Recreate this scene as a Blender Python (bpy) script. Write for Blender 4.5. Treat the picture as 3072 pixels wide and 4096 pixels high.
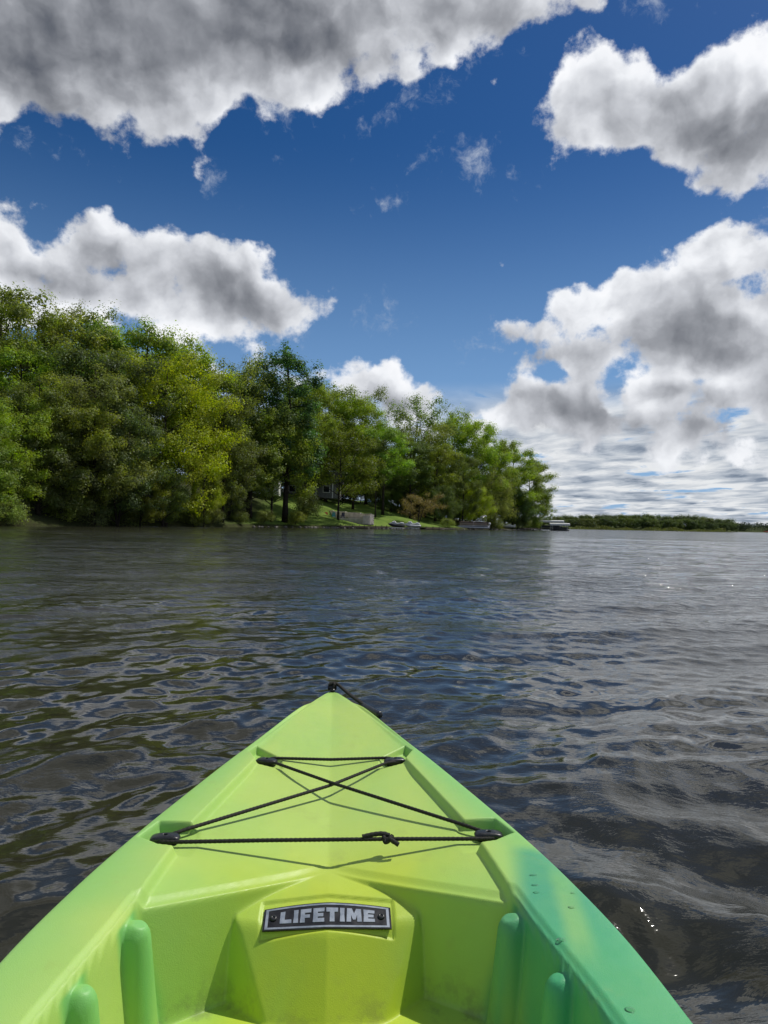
import bpy, math, random
import numpy as np
from mathutils import Vector, Matrix, noise as mnoise

random.seed(7)
RNG = np.random.default_rng(7)
R = math.radians
sc = bpy.context.scene
for _o in list(bpy.data.objects):
    bpy.data.objects.remove(_o)
COL = sc.collection

# ------------------------------------------------------------------ camera
EYE = 0.80
FPX = 2800.0                       # focal length in photo pixels (3072 x 4096)
PITCH, ROLL, YAW = R(1.02), R(1.15), 0.0
cam_data = bpy.data.cameras.new('camera')
cam_data.sensor_fit = 'VERTICAL'
cam_data.sensor_height = 36.0
cam_data.sensor_width = 27.0
cam_data.lens = 36.0 * FPX / 4096.0
cam_data.clip_start = 0.05
cam_data.clip_end = 20000
cam = bpy.data.objects.new('camera', cam_data)
COL.objects.link(cam)
CAM_M = Matrix.Rotation(YAW, 4, 'Z') @ Matrix.Rotation(math.pi / 2 + PITCH, 4, 'X') @ Matrix.Rotation(ROLL, 4, 'Z')
cam.matrix_world = Matrix.Translation((0, 0, EYE)) @ CAM_M
sc.camera = cam


def ray(px, py):
    v = CAM_M.to_3x3() @ Vector(((px - 1536) / FPX, -(py - 2048) / FPX, -1.0))
    return v


def place(px, d):
    """ground position (x, y) seen at column px of the photo, d metres ahead"""
    v = ray(px, 2100)
    return v.x / v.y * d, d


def top_z(px, py, d):
    v = ray(px, py)
    return EYE + v.z / v.y * d


# ------------------------------------------------------------------ light
SUN_AZ, SUN_EL = R(55), R(55)      # azimuth to the right of the view, elevation
sun_dir = Vector((math.sin(SUN_AZ) * math.cos(SUN_EL), math.cos(SUN_AZ) * math.cos(SUN_EL), math.sin(SUN_EL)))
sd = bpy.data.lights.new('sun', 'SUN')
sd.energy = 3.4
sd.angle = R(0.53)
sd.color = (1.0, 0.955, 0.88)
so = bpy.data.objects.new('sun', sd)
so.rotation_euler = (-sun_dir).to_track_quat('-Z', 'Y').to_euler()
COL.objects.link(so)

sc.view_settings.view_transform = 'Standard'
sc.view_settings.look = 'None'
sc.view_settings.exposure = 0.0
sc.view_settings.gamma = 1.0
sc.view_settings.use_curve_mapping = False
sc.render.engine = 'CYCLES'
sc.cycles.max_bounces = 8
sc.cycles.diffuse_bounces = 3
sc.cycles.glossy_bounces = 4
sc.cycles.transmission_bounces = 4
sc.cycles.sample_clamp_indirect = 6.0
sc.cycles.caustics_reflective = False
sc.cycles.caustics_refractive = False
sc.cycles.use_denoising = True


# ------------------------------------------------------------------ node expressions
class NT:
    """tiny expression helper round a node tree"""
    def __init__(self, tree):
        self.t = tree

    def node(self, kind, **kw):
        n = self.t.nodes.new(kind)
        for k, v in kw.items():
            setattr(n, k, v)
        return n

    def put(self, sock, v):
        if isinstance(v, S):
            self.t.links.new(v.s, sock)
        elif isinstance(v, bpy.types.NodeSocket):
            self.t.links.new(v, sock)
        elif v is not None:
            if hasattr(sock.default_value, '__len__') and not hasattr(v, '__len__'):
                sock.default_value = [v] * len(sock.default_value)
            elif hasattr(v, '__len__') and len(v) == 3 and len(sock.default_value) == 4:
                sock.default_value = (*v, 1)
            else:
                sock.default_value = v

    def math(self, op, a, b=None, c=None, clamp=False):
        n = self.node('ShaderNodeMath', operation=op, use_clamp=clamp)
        self.put(n.inputs[0], a)
        if b is not None: self.put(n.inputs[1], b)
        if c is not None: self.put(n.inputs[2], c)
        return S(self, n.outputs[0])

    def vmath(self, op, a, b=None, c=None, out=0):
        n = self.node('ShaderNodeVectorMath', operation=op)
        self.put(n.inputs[0], a)
        if b is not None: self.put(n.inputs[1], b)
        if c is not None: self.put(n.inputs[2], c)
        return S(self, n.outputs['Value' if op in ('LENGTH', 'DOT_PRODUCT', 'DISTANCE') else 0])

    def scale(self, a, f):
        n = self.node('ShaderNodeVectorMath', operation='SCALE')
        self.put(n.inputs[0], a); self.put(n.inputs['Scale'], f)
        return S(self, n.outputs[0])

    def step(self, x, lo, hi, a=0.0, b=1.0, kind='SMOOTHSTEP'):
        n = self.node('ShaderNodeMapRange', interpolation_type=kind)
        for k, v in zip(range(5), (x, lo, hi, a, b)): self.put(n.inputs[k], v)
        return S(self, n.outputs[0])

    def noise(self, vec, scale, detail=4, rough=.5, lac=2.0, dist=0.0, color=False, dims='3D', kind='FBM'):
        n = self.node('ShaderNodeTexNoise', noise_dimensions=dims, noise_type=kind)
        self.put(n.inputs['Vector'], vec); self.put(n.inputs['Scale'], scale)
        n.inputs['Detail'].default_value = detail; n.inputs['Roughness'].default_value = rough
        n.inputs['Lacunarity'].default_value = lac; n.inputs['Distortion'].default_value = dist
        return S(self, n.outputs['Color' if color else 'Fac'])

    def voronoi(self, vec, scale, feature='F1', smooth=None, detail=0.0, out='Distance'):
        n = self.node('ShaderNodeTexVoronoi', feature=feature)
        self.put(n.inputs['Vector'], vec); self.put(n.inputs['Scale'], scale)
        if 'Detail' in n.inputs: n.inputs['Detail'].default_value = detail
        if smooth is not None and 'Smoothness' in n.inputs: n.inputs['Smoothness'].default_value = smooth
        return S(self, n.outputs[out])

    def mix(self, f, a, b, blend='MIX'):
        n = self.node('ShaderNodeMix', data_type='RGBA', blend_type=blend)
        self.put(n.inputs[0], f); self.put(n.inputs[6], a); self.put(n.inputs[7], b)
        return S(self, n.outputs[2])

    def xyz(self, v):
        n = self.node('ShaderNodeSeparateXYZ'); self.put(n.inputs[0], v)
        return [S(self, n.outputs[i]) for i in range(3)]

    def vec(self, x, y, z=0.0):
        n = self.node('ShaderNodeCombineXYZ')
        for i, q in enumerate((x, y, z)): self.put(n.inputs[i], q)
        return S(self, n.outputs[0])

    def ramp(self, f, stops):
        n = self.node('ShaderNodeValToRGB')
        el = n.color_ramp.elements
        while len(el) < len(stops): el.new(0.5)
        for e, (p, c) in zip(el, stops):
            e.position = p; e.color = (*c, 1) if len(c) == 3 else c
        self.put(n.inputs[0], f)
        return S(self, n.outputs[0])


class S:
    def __init__(self, nt, s): self.nt, self.s = nt, s
    def __add__(self, o): return self.nt.math('ADD', self, o)
    __radd__ = __add__
    def __sub__(self, o): return self.nt.math('SUBTRACT', self, o)
    def __rsub__(self, o): return self.nt.math('SUBTRACT', o, self)
    def __mul__(self, o): return self.nt.math('MULTIPLY', self, o)
    __rmul__ = __mul__
    def __truediv__(self, o): return self.nt.math('DIVIDE', self, o)
    def max(self, o): return self.nt.math('MAXIMUM', self, o)
    def min(self, o): return self.nt.math('MINIMUM', self, o)
    def clamp(self): return self.nt.math('ADD', self, 0.0, clamp=True)


# ------------------------------------------------------------------ sky with cumulus clouds
SKY_STRENGTH = 0.06
world = bpy.data.worlds.new('World')
sc.world = world
world.use_nodes = True
world.node_tree.nodes.clear()
W = NT(world.node_tree)
try:
    world.cycles.sampling_method = 'MANUAL'
    world.cycles.sample_map_resolution = 512
except Exception:
    pass


def to_s(px, py):
    """photo pixel -> stereographic sky coordinates about the view direction"""
    v = ray(px, py).normalized()
    return v.x / (1 + v.y), v.z / (1 + v.y)


def sky_world():
    tc = W.node('ShaderNodeTexCoord')
    D = S(W, tc.outputs['Generated'])
    x, y, z = W.xyz(D)
    z = W.math('ABSOLUTE', z)
    k = 1.0 / 1.0
    den = (y + 1.0).max(0.02)
    sx, sz = x / den, z / den
    P = W.vec(sx, sz, 0.0)
    # domain warp gives the billows their curled edges
    wn = W.noise(P, 14, 4, .55, color=True)
    w1 = W.scale(W.vmath('SUBTRACT', wn, (.5, .5, .5)), .030)
    wn2 = W.noise(P, 60, 4, .6, color=True)
    w2 = W.scale(W.vmath('SUBTRACT', wn2, (.5, .5, .5)), .008)
    Pw = W.vmath('ADD', W.vmath('ADD', P, w1), w2)

    def blobs(lst, vec, k=.008, tilts=(-12, 0, 10)):
        """soft union of ellipses; walked as a chain of relative moves, which keeps the shader small"""
        f = None
        groups = {}
        for b in lst:
            t = b[4] if len(b) > 4 else 0
            groups.setdefault(min(tilts, key=lambda q: abs(q - t)), []).append(b)
        for t, bl in groups.items():
            rot = R(-t)
            ca, sa = math.cos(-rot), math.sin(-rot)
            if t:
                m = W.node('ShaderNodeMapping', vector_type='POINT')
                W.put(m.inputs['Vector'], vec)
                m.inputs['Rotation'].default_value = (0, 0, -rot)
                v = S(W, m.outputs[0])
            else:
                v = vec
            pc, pr = (0.0, 0.0), (1.0, 1.0)
            for b in bl:
                cx, cy, rx, ry = [q * 1.8517 for q in b[:4]]
                c = to_s(cx, cy)
                e1, e2 = to_s(cx + 50, cy), to_s(cx - 50, cy)
                s = math.hypot(e1[0] - e2[0], e1[1] - e2[1]) / 100
                c = (c[0] * ca - c[1] * sa, c[0] * sa + c[1] * ca)
                r = (rx * s, ry * s)
                v = W.vmath('MULTIPLY_ADD', v, (pr[0] / r[0], pr[1] / r[1], 0), ((pc[0] - c[0]) / r[0], (pc[1] - c[1]) / r[1], 0))
                pc, pr = c, r
                g = W.math('MULTIPLY_ADD', W.vmath('LENGTH', v), -min(r), min(r))
                f = g if f is None else W.math('SMOOTH_MAX', f, g, k)
        return f

    big = [  # preview-pixel ellipses: x, y, rx, ry, tilt
        (60, 112, 330, 160), (420, 50, 370, 170), (330, 225, 135, 75, 10), (570, 165, 150, 66, -12),
        (800, 40, 320, 105, -10), (1080, 0, 220, 50, -14), (-150, 100, 300, 190), (300, -220, 800, 260),
        (1530, 240, 220, 105, -4), (1290, 225, 135, 85, 8), (1630, 330, 140, 85, 10), (1640, 150, 130, 80, -20), (1850, 240, 260, 170),
        (50, 575, 150, 62), (245, 520, 105, 74), (350, 532, 95, 64), (465, 602, 130, 78, 14), (545, 632, 88, 38, 8), (200, 620, 330, 70), (430, 690, 140, 50, 8), (-160, 590, 220, 90),
        (790, 830, 110, 45, 8), (700, 815, 60, 30), (880, 865, 75, 42, 10), (620, 830, 90, 35),
        (1570, 585, 170, 78, -10), (1400, 625, 150, 68, -8), (1290, 665, 100, 50), (1540, 680, 300, 100, 0), (1560, 765, 330, 48, 2), (1165, 715, 48, 26, 10), (1190, 765, 90, 28, -8), (1290, 755, 120, 36),
        (1260, 850, 95, 46, -6), (1420, 850, 130, 46), (1590, 850, 130, 52), (1350, 905, 270, 36, 2), (1345, 800, 130, 44), (1500, 800, 130, 40), (1080, 905, 85, 36, -6), (1170, 890, 100, 38), (1560, 930, 200, 34, 3),
        (1900, 780, 330, 330),
    ]
    fb = blobs(big, Pw)
    gap = blobs([(1195, 808, 70, 15), (1480, 985, 300, 16), (1640, 955, 60, 14), (1180, 955, 110, 16)], Pw)
    fb = W.math('SMOOTH_MIN', fb, gap * -1.1 - .002, .008)
    wisps = [(868, 240, 62, 22, -28), (1025, 350, 56, 46, 30), (1045, 375, 40, 22), (912, 348, 16, 26, 40), (833, 428, 22, 9, -10),
             (1020, 752, 36, 16, -5), (833, 660, 14, 20), (830, 695, 38, 14, 10), (1060, 715, 14, 20, 30), (1085, 855, 22, 10, -30),
             (1015, 122, 44, 12, -12), (850, 180, 42, 12, -20), (1118, 380, 20, 12), (460, 372, 16, 16), (590, 362, 9, 8), (660, 714, 22, 12),
             (110, 330, 40, 12, 10), (1655, 480, 22, 14), (600, 240, 40, 26, 20), (1420, 5, 36, 12)]
    fs = blobs(wisps, Pw, .003, (-28, -10, 0, 12, 30))
    n_big = W.noise(P, 17, 10, .61)
    n_lump = W.voronoi(Pw, 34, 'SMOOTH_F1', .6)
    fbm = (n_big - .5) * .080 + (.36 - n_lump) * .032 + .0095
    fB = fb + fbm
    n_s = W.noise(Pw, 70, 9, .66)
    fS = fs + (n_s - .53) * .075
    mB = W.step(fB, -.001, .009)
    mS = W.step(fS, -.004, .026) * .75
    # cloud beyond the frame goes on as broken cumulus
    rr = W.vmath('LENGTH', W.vec(sx / .36, (sz - .16) / .36))
    out = W.step(rr, 1.0, 1.25)
    n_out = W.noise(P, 5.0, 8, .56)
    fO = (n_out - .475) * .5
    mO = W.step(fO, 0, .03) * out * W.step(z, -.02, .05)
    # shading : thin rims stay white, thick bellies grey, billows lit from the sun side (upper right)
    dark = [(60, 110, 380, 170), (480, 50, 400, 120), (820, 10, 280, 60), (1560, 290, 260, 50, 6), (1660, 350, 150, 30),
            (235, 555, 110, 50), (90, 585, 100, 20), (455, 615, 160, 55, 12), (820, 880, 120, 20),
            (1530, 735, 340, 58, 2), (1640, 660, 170, 40), (1180, 770, 60, 14), (1440, 925, 270, 26, 4), (1400, 870, 170, 18), (1620, 885, 110, 20), (1230, 880, 80, 14),
            (300, -220, 800, 300)]
    Pd = W.vmath('ADD', P, W.scale(W.vmath('SUBTRACT', wn, (.5, .5, .5)), .055))
    dk = blobs(dark, Pd, .01)
    n_sh = W.noise(Pw, 15, 5, .48)
    dk = dk + (n_sh - .5) * .034
    dkm = W.step(dk, -.030, .022)
    off = (.006, .010, 0)
    Po = W.vmath('ADD', P, off)
    n_off = W.noise(W.vmath('ADD', Pw, off), 15, 5, .48)
    emb = (n_sh - n_off) * 2.4
    Pl = W.vmath('ADD', Pw, (.004, .007, 0))
    emb2 = (W.voronoi(Pl, 34, 'SMOOTH_F1', .6) - n_lump) * .42
    thick = W.step(fB, .01, .085)
    n_soft = W.noise(Pw, 26, 6, .6)
    b = 1.0 - thick * .16 - dkm * .68 + (emb + emb2 + (n_soft - .5) * .22) * (1.0 - thick * .5)
    bO = .66 - W.step(fO, .01, .12) * .38 + (n_soft - .5) * .25
    b = W.step(b, .0, 1.12, .10, .98, 'LINEAR')
    b = b + W.step(fB, .03, -.005) * .10
    bO = W.step(bO, 0, 1, .12, .85, 'LINEAR')
    ccol = W.ramp(b, [(0.0, (.060, .072, .100)), (.22, (.18, .192, .22)), (.42, (.325, .340, .375)), (.66, (.60, .62, .665)), (.88, (.88, .90, .94)), (1, (.96, .97, 1.0))])
    ccolO = W.ramp(bO, [(0.0, (.060, .072, .100)), (.42, (.275, .292, .335)), (.90, (.83, .86, .91)), (1, (.95, .96, 1.0))])
    # low stratocumulus deck seen edge on above the horizon
    zz = z.max(.002) + .060
    Q = W.vec(x / zz * 1.5, y / zz, 0)
    Qw = W.vmath('ADD', Q, W.scale(W.vmath('SUBTRACT', W.noise(Q, 1.1, 3, .5, color=True), (.5, .5, .5)), .8))
    nl = W.noise(Qw, .80, 8, .56)
    nl2 = W.noise(W.vmath('ADD', Qw, (.10, -.36, 0)), .80, 8, .56)
    right = W.step(sx, .03, .11)
    el_m = W.step(z, .205, .150)
    mL = W.step(nl, .36, .43) * el_m * W.step(right, 0, 1, .55, 1)
    bl = .76 + (nl2 - nl) * 2.3 - (nl - .5) * .5
    lcol = W.ramp(bl, [(0.0, (.10, .14, .20)), (.35, (.23, .28, .36)), (.62, (.46, .51, .58)), (1, (.80, .82, .84))])
    # clear sky
    sk = W.node('ShaderNodeTexSky', sky_type='NISHITA')
    sk.sun_disc = False
    sk.sun_elevation = SUN_EL
    sk.sun_rotation = SUN_AZ
    sk.altitude = 300
    sk.air_density = 1.0
    sk.dust_density = 0.3
    sk.ozone_density = 3.0
    hs = W.node('ShaderNodeHueSaturation')
    hs.inputs['Hue'].default_value = .508
    hs.inputs['Saturation'].default_value = 1.36
    hs.inputs['Value'].default_value = 1.0
    W.put(hs.inputs['Color'], S(W, sk.outputs[0]))
    base = W.mix(W.step(z, .50, .0) * .80, S(W, hs.outputs[0]), (.25 / SKY_STRENGTH, .45 / SKY_STRENGTH, .76 / SKY_STRENGTH))
    inv = 1.0 / SKY_STRENGTH
    col = base
    def over(m, c, base):
        cc = W.scale(c, inv)
        return W.mix(m, base, cc)
    col = over(mL, lcol, col)
    col = over(mS, (0, 0, 0), col) if False else col
    col = over(mO, ccolO, col)
    col = over(mS, W.ramp(W.step(fS, 0, .05), [(0, (.45, .52, .64)), (1, (.80, .83, .88))]), col)
    col = over(mB, ccol, col)
    bg = W.node('ShaderNodeBackground')
    W.put(bg.inputs['Color'], col)
    bg.inputs['Strength'].default_value = SKY_STRENGTH
    o = W.node('ShaderNodeOutputWorld')
    world.node_tree.links.new(bg.outputs[0], o.inputs[0])


sky_world()


# ------------------------------------------------------------------ scene helpers
def tag(o, label=None, cat=None, group=None, kind=None):
    if label: o['label'] = label
    if cat: o['category'] = cat
    if group: o['group'] = group
    if kind: o['kind'] = kind
    return o


def link(name, data, parent=None, loc=None):
    o = bpy.data.objects.new(name, data)
    COL.objects.link(o)
    if parent is not None: o.parent = parent
    if loc is not None: o.location = loc
    return o


def empty(name, loc=(0, 0, 0), rz=0.0, **kw):
    o = link(name, None, None, loc)
    o.rotation_euler = (0, 0, rz)
    o.empty_display_size = .2
    return tag(o, **kw)


def np_mesh(name, V, F, mats=(), smooth=True):
    """V (n,3), F (m,3|4) arrays -> mesh"""
    V = np.asarray(V, dtype=np.float32); F = np.asarray(F, dtype=np.int32)
    me = bpy.data.meshes.new(name)
    k = F.shape[1]
    me.vertices.add(len(V)); me.vertices.foreach_set('co', V.ravel())
    me.loops.add(F.size); me.loops.foreach_set('vertex_index', F.ravel())
    me.polygons.add(len(F))
    me.polygons.foreach_set('loop_start', np.arange(0, F.size, k, dtype=np.int32))
    me.polygons.foreach_set('loop_total', np.full(len(F), k, dtype=np.int32))
    me.polygons.foreach_set('use_smooth', np.full(len(F), smooth, dtype=bool))
    me.update(calc_edges=True)
    for m in mats: me.materials.append(m)
    return me


def grid_faces(nr, nc, wrap=False):
    i = np.arange(nr - 1)[:, None] * nc
    j = np.arange(nc - 1 if not wrap else nc)[None, :]
    jn = (j + 1) % nc
    return np.stack([i + j, i + jn, i + nc + jn, i + nc + j], -1).reshape(-1, 4)


class MB:
    """collects boxes, tubes and lofts, built as ONE mesh"""
    def __init__(self): self.v, self.f = [], []

    def add(self, V, F):
        n = len(self.v)
        self.v += [tuple(p) for p in V]
        self.f += [tuple(int(i) + n for i in q) for q in F]
        return self

    def box(self, c, s, rz=0.0, rx=0.0, taper=1.0, bev=0.0):
        hx, hy, hz = s[0] / 2, s[1] / 2, s[2] / 2
        M = Matrix.Translation(c) @ Matrix.Rotation(rz, 4, 'Z') @ Matrix.Rotation(rx, 4, 'X')
        V = []
        if bev <= 0:
            for zz, t in ((-hz, 1), (hz, taper)):
                for a, b in ((-1, -1), (1, -1), (1, 1), (-1, 1)):
                    V.append(M @ Vector((a * hx * t, b * hy * t, zz)))
            F = [(3, 2, 1, 0), (4, 5, 6, 7), (0, 1, 5, 4), (1, 2, 6, 5), (2, 3, 7, 6), (3, 0, 4, 7)]
        else:
            for zz, ins in ((-hz, bev), (-hz + bev, 0), (hz - bev, 0), (hz, bev)):
                for a, b in ((-1, -1), (1, -1), (1, 1), (-1, 1)):
                    V.append(M @ Vector((a * (hx - ins), b * (hy - ins), zz)))
            F = [(3, 2, 1, 0), (12, 13, 14, 15)]
            for r in range(3):
                for q in range(4):
                    F.append((r * 4 + q, r * 4 + (q + 1) % 4, r * 4 + 4 + (q + 1) % 4, r * 4 + 4 + q))
        return self.add(V, F)

    def tube(self, pts, rad, n=8, cap=True):
        pts = [Vector(p) for p in pts]
        rads = rad if hasattr(rad, '__len__') else [rad] * len(pts)
        V, F = [], []
        up = Vector((0, 0, 1))
        prev = None
        for i, p in enumerate(pts):
            t = (pts[min(i + 1, len(pts) - 1)] - pts[max(i - 1, 0)])
            if t.length < 1e-9: t = Vector((0, 0, 1))
            t.normalize()
            if prev is None:
                a = t.orthogonal().normalized() if abs(t.dot(up)) > .98 else t.cross(up).normalized()
            else:
                a = (prev - t * prev.dot(t)).normalized()
            prev = a
            b = t.cross(a)
            for k in range(n):
                g = 2 * math.pi * k / n
                V.append(p + (a * math.cos(g) + b * math.sin(g)) * rads[i])
        for i in range(len(pts) - 1):
            for k in range(n):
                F.append((i * n + k, i * n + (k + 1) % n, i * n + n + (k + 1) % n, i * n + n + k))
        if cap:
            F.append(tuple(range(n - 1, -1, -1)))
            F.append(tuple((len(pts) - 1) * n + k for k in range(n)))
        return self.add(V, F)

    def loft(self, sections, cap=True, closed=True):
        """list of rings with the same point count"""
        n = len(sections[0]); V, F = [], []
        for s in sections: V += [Vector(p) for p in s]
        for i in range(len(sections) - 1):
            for k in range(n if closed else n - 1):
                F.append((i * n + k, i * n + (k + 1) % n, i * n + n + (k + 1) % n, i * n + n + k))
        if cap:
            F.append(tuple(range(n - 1, -1, -1)))
            F.append(tuple((len(sections) - 1) * n + k for k in range(n)))
        return self.add(V, F)

    def build(self, name, mat, parent=None, smooth=False, loc=None):
        me = bpy.data.meshes.new(name)
        me.from_pydata([tuple(p) for p in self.v], [], self.f)
        me.materials.append(mat)
        if smooth:
            me.polygons.foreach_set('use_smooth', [True] * len(me.polygons))
        me.update()
        o = link(name, me, parent, loc)
        return o


def children(o):
    return [c for c in bpy.data.objects if c.parent == o]


def copy_tree(o, kids, parent=None):
    c = o.copy(); COL.objects.link(c)
    if parent is not None: c.parent = parent
    for ch in kids.get(o.name, ()): copy_tree(ch, kids, c)
    return c


def material(name):
    m = bpy.data.materials.new(name); m.use_nodes = True
    m.node_tree.nodes.clear()
    nt = NT(m.node_tree)
    out = nt.node('ShaderNodeOutputMaterial')
    nt.out = out
    return m, nt


def principled(nt, color, rough=.6, spec=.5, metal=0.0, normal=None, **kw):
    p = nt.node('ShaderNodeBsdfPrincipled')
    nt.put(p.inputs['Base Color'], color)
    nt.put(p.inputs['Roughness'], rough)
    nt.put(p.inputs['Specular IOR Level'], spec)
    nt.put(p.inputs['Metallic'], metal)
    if normal is not None: nt.put(p.inputs['Normal'], normal)
    for k, v in kw.items():
        nt.put(p.inputs[k.replace('_', ' ')], v)
    nt.t.links.new(p.outputs[0], nt.out.inputs[0])
    return p


def bump(nt, h, strength=.3, dist=.01, normal=None):
    b = nt.node('ShaderNodeBump')
    b.inputs['Strength'].default_value = strength
    nt.put(b.inputs['Distance'], dist)
    nt.put(b.inputs['Height'], h)
    if normal is not None: nt.put(b.inputs['Normal'], normal)
    return S(nt, b.outputs[0])


def simple_mat(name, c1, c2=None, scale=8.0, rough=.7, spec=.3, metal=0.0, bmp=.0, bd=.01, coord='Object'):
    """two-tone procedural material with fine grain"""
    m, nt = material(name)
    tc = nt.node('ShaderNodeTexCoord')
    v = S(nt, tc.outputs[coord])
    n = nt.noise(v, scale, 6, .6)
    c2 = c2 or tuple(q * .7 for q in c1)
    col = nt.mix(nt.step(n, .35, .65), c1, c2)
    nrm = bump(nt, n, bmp, bd) if bmp > 0 else None
    principled(nt, col, nt.step(n, .3, .7, rough * .85, min(1, rough * 1.15)), spec, metal, nrm)
    return m
# ------------------------------------------------------------------ kayak
# local frame : x to the right, y to the bow, z up, origin under the camera at water level
KAY_RZ = R(3.9)
KZ = 0.30                                  # rim height over the water


def interp(x, xs, ys):
    """smooth (Catmull-Rom like) interpolation through a table"""
    x = np.asarray(x, float); xs = np.asarray(xs, float); ys = np.asarray(ys, float)
    m = np.gradient(ys, xs)
    i = np.clip(np.searchsorted(xs, x) - 1, 0, len(xs) - 2)
    h = xs[i + 1] - xs[i]; t = np.clip((x - xs[i]) / h, 0, 1)
    return ((2 * t**3 - 3 * t**2 + 1) * ys[i] + (t**3 - 2 * t**2 + t) * h * m[i]
            + (-2 * t**3 + 3 * t**2) * ys[i + 1] + (t**3 - t**2) * h * m[i + 1])


def Wout(y):
    """half beam of the deck"""
    return interp(y, [-1.12, -1.0, -.75, -.4, 0, .45, .70, .84, 1.0, 1.16, 1.33, 1.5, 1.64, 1.74, 1.84, 1.93, 2.0, 2.045, 2.066, 2.072],
                  [.0, .10, .22, .33, .372, .382, .379, .371, .346, .310, .265, .2175, .1735, .1415, .108, .074, .046, .0270, .014, .0])


def Win(y):
    """half width of the sunken deck panel between the rims"""
    return interp(y, [-.6, 0, .5, .70, .93, 1.086, 1.16, 1.3, 1.5, 1.7, 2.1], [.27, .285, .29, .2865, .252, .2370, .2280, .199, .156, .118, .04])


def sst(x, a, b):
    t = np.clip((x - a) / (b - a), 0, 1)
    return t * t * (3 - 2 * t)


def smin(a, b, k):
    h = np.clip(.5 + .5 * (b - a) / k, 0, 1)
    return b * (1 - h) + a * h - k * h * (1 - h)


def smax(a, b, k):
    return -smin(-a, -b, k)


def plane3(A, B, C):
    A, B, C = [np.array(q, float) for q in (A, B, C)]
    n = np.cross(B - A, C - A); n /= n[2]
    return lambda x, y: A[2] - (n[0] * (x - A[0]) + n[1] * (y - A[1]))


def poly_sdf(x, y, P):
    """signed distance to a convex polygon (negative inside)"""
    P = np.array(P, float); n = len(P)
    area = sum(P[i][0] * P[(i + 1) % n][1] - P[(i + 1) % n][0] * P[i][1] for i in range(n))
    s = 1 if area > 0 else -1
    d = np.full(np.shape(x), -9.0)
    for i in range(n):
        a, b = P[i], P[(i + 1) % n]
        e = b - a; L = math.hypot(*e)
        nx, ny = s * e[1] / L, -s * e[0] / L
        d = np.maximum(d, (x - a[0]) * nx + (y - a[1]) * ny)
    return d


FLOOR = .137
VF = (1.112, .956)                # front edge of the cockpit: y at the centre line and at |x| = .25
RIBS = [(.243, .922, .0175), (.268, .797, .0175)]
PLATE = dict(y0=1.036, z0=.2480, slope=math.tan(R(20)), half=.0915)


def console(x, y):
    ax = np.abs(x)
    cr = .028 * ax
    p1 = .2535 - .02 * (1.11 - y) - cr
    p2 = PLATE['z0'] + (y - PLATE['y0']) * PLATE['slope'] - cr
    p3 = .2310 + 1.43 * (y - .990) - .19 * ax
    K, B, C = (.110, .992, .2285), (.062, .915, .121), (.158, .999, .13)
    A = (.134, 1.032, .240)
    p4 = plane3(K, B, C)(ax, y)
    p5 = plane3((.130, 1.0, .231), A, (.158, 1.02, .13))(ax, y)
    p6 = plane3(A, (.126, 1.086, .248), (.168, 1.048, .13))(ax, y)
    c = smin(smin(p1, p2, .008), p3, .008)
    c = smin(c, smin(p4, p5, .008), .012)
    c = smin(c, p6, .012)
    return c


def plate_recess(x, y):
    """shallow seat of the name plate, pointed at its far edge"""
    ax = np.abs(x)
    far = PLATE['y0'] + .0135 - .10 * ax
    near = .9940 + .005
    d = np.maximum(np.maximum(ax - .0950, y - far), near - .006 - y)
    return d


def deck_z(x, y):
    ax = np.abs(x)
    wo, wi = Wout(y), Win(y)
    sheer = KZ + .012 * sst(y, 1.55, 2.07)
    # rim : slightly crowned, rolls over at the outer edge
    e = np.clip(wo - ax, 0, 1)
    rim = sheer - .0045 * np.exp(-(e / .006) ** 1.0) - .010 * sst(.012 - e, .0, .012) ** 2
    rimw = np.maximum(wo - wi, .01)
    rim = rim - .004 * ((ax - wi) / rimw - .5) ** 2 + .003
    # sunken panel, a shallow valley with a crease on the centre line
    fade = sst(y, 1.575, 1.505)
    fstep = sst(y, 1.56, 1.42)
    vd = interp(y, [-.6, .9, 1.05, 1.15, 1.3, 1.5, 1.7, 1.9, 2.0, 2.1], [.03, .036, .035, .031, .022, .014, .012, .009, .006, .0])
    soft = np.sqrt(ax * ax + .0035 ** 2)
    wi2 = wi * fade + (wo - .010) * (1 - fade)
    pan = sheer - (.001 + .0120 * fstep * .8 + .0025 * fade) - vd * (1 - np.clip(soft / np.maximum(wi2, .02), 0, 1))
    g = sst(ax, wi2 - .004 - .02 * (1 - fade) * sst(y, 2.0, 1.6), wi2 + .0055)
    z = pan * (1 - g) + rim * g
    # front deck: faint parallel lip just inside the edge
    lip = np.exp(-((e - .016) / .0035) ** 2) * .0016 * sst(y, 1.5, 1.75)
    z = z - lip
    # pockets for the cord fittings
    pk2 = poly_sdf(ax, y, [(.215, 1.183), (.2800, 1.186), (.2980, 1.135), (.262, 1.108), (.20, 1.096)])
    pk1 = poly_sdf(ax, y, [(.108, 1.527), (.166, 1.586), (.1770, 1.552), (.157, 1.500), (.10, 1.480)])
    for pk, fl in ((pk2, .2835), (pk1, .2830)):
        dep = sst(pk, .0035, -.0045)
        z = z * (1 - dep) + np.minimum(z, fl) * dep
    # dish under the front fittings runs out onto the panel
    return z


def cav(x, y):
    """position across the cockpit wall: <0 deck, 0..1 wall, >1 floor"""
    ax = np.abs(x)
    side = (Win(y) + .004 - ax) / .021
    yf = VF[0] + (VF[1] - VF[0]) * ax / .25
    cosf = 1 / math.sqrt(1 + ((VF[1] - VF[0]) / .25) ** 2)
    front = (yf - y) * cosf / .036
    d = smin(side, front, .30)
    return smin(d, (y + .55) / .06, .3)


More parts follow.
